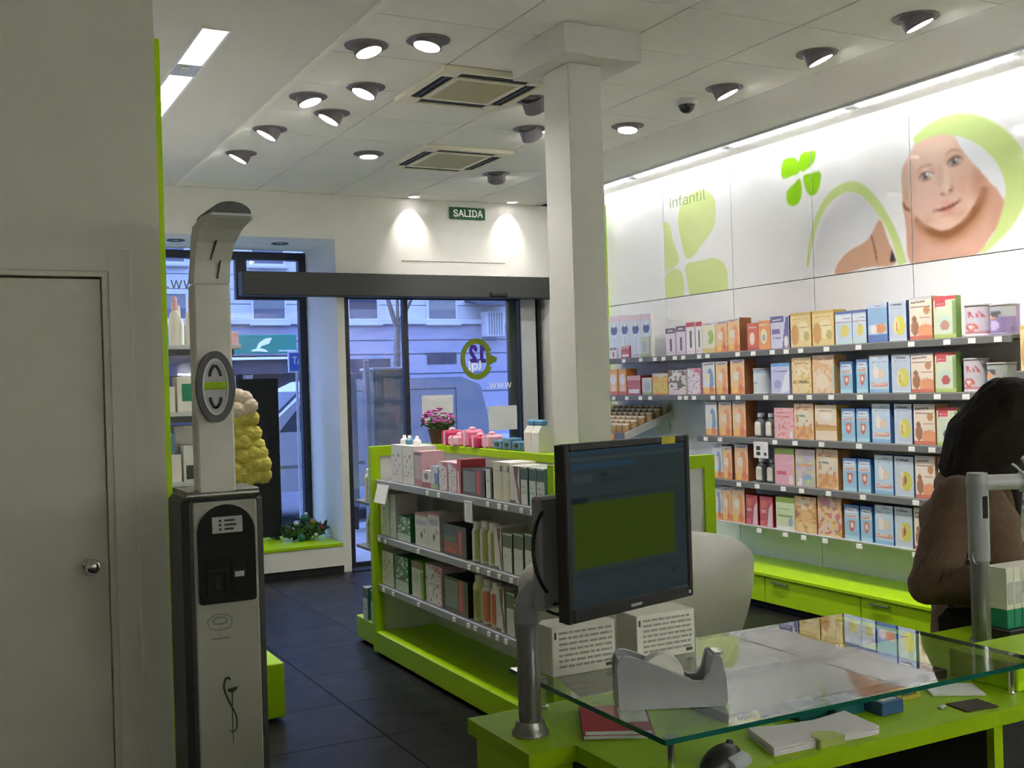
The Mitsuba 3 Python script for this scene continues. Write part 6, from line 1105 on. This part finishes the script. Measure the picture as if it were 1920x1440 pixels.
add(sh, 'emblem', cat_([prism(stroke([(ex_ - .28, ez_ - .05), (ex_ - .05, ez_ - .02), (ex_ + .18, ez_ - .07)], [.03, .09, .03]), FY - .925, FY - .90, 'y'), prism(stroke([(ex_ - .12, ez_ + .0), (ex_ + .02, ez_ + .16), (ex_ + .30, ez_ + .30)], [.04, .12, .05]), FY - .925, FY - .90, 'y'), prism(stroke([(ex_ + .02, ez_ + .12), (ex_ + .2, ez_ + .14)], [.03, .05]) if False else [(ex_ + .06, ez_ + .10), (ex_ + .24, ez_ + .16), (ex_ + .28, ez_ + .24), (ex_ + .05, ez_ + .16)], FY - .925, FY - .90, 'y')]), 'sign_white', label='white curved emblem')
add(sh, 'small_print', bx(8.75, 9.25, FY - .91, FY - .90, 2.73, 2.77), 'facade_upper')
for i, x in enumerate((7.4, 7.9)): add(sh, 'display_item', bx(x, x + .22, FY - .4, FY - .1, 1.75, 2.08), 'facade_upper')
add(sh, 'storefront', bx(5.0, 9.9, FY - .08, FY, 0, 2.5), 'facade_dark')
sc2 = thing('facade_air_conditioner', 'pale air conditioning box below a dark bracket on the far building', 'air conditioner'); add(sc2, 'case', bx(15.65, 16.3, FY - .45, FY, 3.15, 3.95, .02), 'facade_upper'); add(sc2, 'awning', prism([(FY - .9, 4.10), (FY, 4.28), (FY, 4.36), (FY - .9, 4.16)], 15.1, 16.6, 'x'), 'facade_dark'); add(sc2, 'slat', cat_([bx(15.72 + .09 * i, 15.76 + .09 * i, FY - .47, FY - .45, 3.2, 3.9) for i in range(6)]), 'concrete')
tx_ = thing('taxi_sign', 'blue TAXI sign with a white border on a street pole', 'sign')
add(tx_, 'pole', cyl((3.67, 12.32, 0), (3.67, 12.32, 1.95), .016, n=16), 'light_grey', 40); add(tx_, 'border', bx(3.562, 3.86, 12.28, 12.30, 1.805, 2.042, .004), 'sign_white'); add(tx_, 'face', bx(3.578, 3.844, 12.275, 12.281, 1.821, 2.026), 'taxi_blue')
t = meshkit.text_mesh('TAXI', .10, .004, True); v = np.array(t.vertices); v[:, 0] *= .215 / np.ptp(v[:, 0]); add(tx_, 'lettering', trimesh.Trimesh(np.c_[3.605 + v[:, 0], 12.275 - v[:, 2] * .8, 1.90 + v[:, 1] * .82], t.faces, process=False), 'sign_white', label='white letters TAXI')
vn = thing('van', 'white delivery van parked across the pavement', 'van')
vy0, vy1 = 13.6, 15.2
bodyp = Polygon([(2.55, .32), (2.52, .72), (2.75, .88), (3.52, 1.02), (4.18, 1.60), (4.45, 1.72), (6.35, 1.72), (6.62, 1.60), (6.78, .95), (6.80, .35)]).buffer(-.05).buffer(.05)
bm = prism(bodyp, vy0, vy1, 'y'); add(vn, 'body', bm, 'van_paint', 30)
add(vn, 'windscreen', hull(np.array([[3.60, vy0 + .12, 1.10], [3.60, vy1 - .12, 1.10], [4.14, vy0 + .18, 1.575], [4.14, vy1 - .18, 1.575], [3.57, vy0 + .12, 1.10], [4.11, vy0 + .18, 1.585], [3.57, vy1 - .12, 1.10], [4.11, vy1 - .18, 1.585]])), 'van_glass')
add(vn, 'side_window', prism([(3.80, 1.08), (4.25, 1.08), (4.25, 1.55), (4.20, 1.55)], vy0 - .004, vy0 + .004, 'y'), 'van_glass')
add(vn, 'panel_groove', cat_([bx(4.30, 4.315, vy0 - .003, vy0 + .01, .4, 1.6), bx(4.62, 6.25, vy0 - .003, vy0 + .01, 1.56, 1.575), bx(4.62, 4.635, vy0 - .003, vy0 + .01, .95, 1.56), bx(6.24, 6.255, vy0 - .003, vy0 + .01, .95, 1.56), bx(2.7, 6.7, vy0 - .003, vy0 + .01, .62, .66)]), 'concrete')
add(vn, 'bumper', cat_([bx(2.46, 2.62, vy0 - .01, vy1 + .01, .30, .50, .04), bx(6.72, 6.88, vy0 - .01, vy1 + .01, .30, .50, .04)]), 'rubber')
for x in (3.15, 6.05):
    for y0 in (vy0 - .01, vy1 - .17):
        w = add(vn, 'wheel', cyl((x, y0, .20), (x, y0 + .18, .20), .30, n=36), 'rubber', 40); add(w, 'hub', cyl((x, y0 - .006, .20), (x, y0 + .186, .20), .17, n=30), 'light_grey', 40)
cb = thing('street_cabinet', 'grey green street cabinet in front of the van', 'cabinet'); add(cb, 'case', bx(4.37, 4.74, 11.7, 12.1, 0, 1.80, .02), 'concrete'); add(cb, 'roof', bx(4.35, 4.76, 11.68, 12.12, 1.80, 1.83, .008), 'light_grey'); add(cb, 'door', bx(4.40, 4.71, 11.69, 11.70, .1, 1.70, .003), 'concrete')
pb = thing('street_post', 'pale round street post beside the grey cabinet', 'post'); add(pb, 'tube', cyl((4.29, 11.72, 0), (4.29, 11.72, 1.90), .032, n=20), 'pavement', 40); add(pb, 'cap', ball((4.29, 11.72, 1.905), .036, 2, (1, 1, .5)), 'pavement', True)
pc = thing('street_panel', 'bluish grey street panel left of the pale post', 'panel'); add(pc, 'sheet', bx(3.92, 4.27, 12.0, 12.05, .25, 1.78, .005), 'grey_plastic'); add(pc, 'leg', cat_([bx(3.95, 4.0, 12.0, 12.05, 0, .25), bx(4.2, 4.25, 12.0, 12.05, 0, .25)]), 'dark_grey')
tk = thing('street_tree', 'bare thin street tree with a pale trunk', 'tree'); gr = np.random.default_rng(9)
add(tk, 'trunk', tube(smoothpath([(5.10, 12.9, -.1), (5.11, 12.9, 1.0), (5.13, 12.9, 1.9), (5.15, 12.9, 2.35)], 20), np.linspace(.06, .045, 20), 12), 'bark', True)
for d in ((-.18, .75), (.22, .6), (.05, 1.4), (-.35, 1.3), (.55, 1.2)):
    add(tk, 'branch', tube(smoothpath([(5.15, 12.9, 2.30), (5.15 + d[0] * .5, 12.9 + gr.uniform(-.1, .1), 2.30 + d[1] * .5), (5.15 + d[0] * 1.3, 12.9 + gr.uniform(-.3, .3), 2.30 + d[1])], 14), np.linspace(.026, .008, 14), 8), 'bark', True)
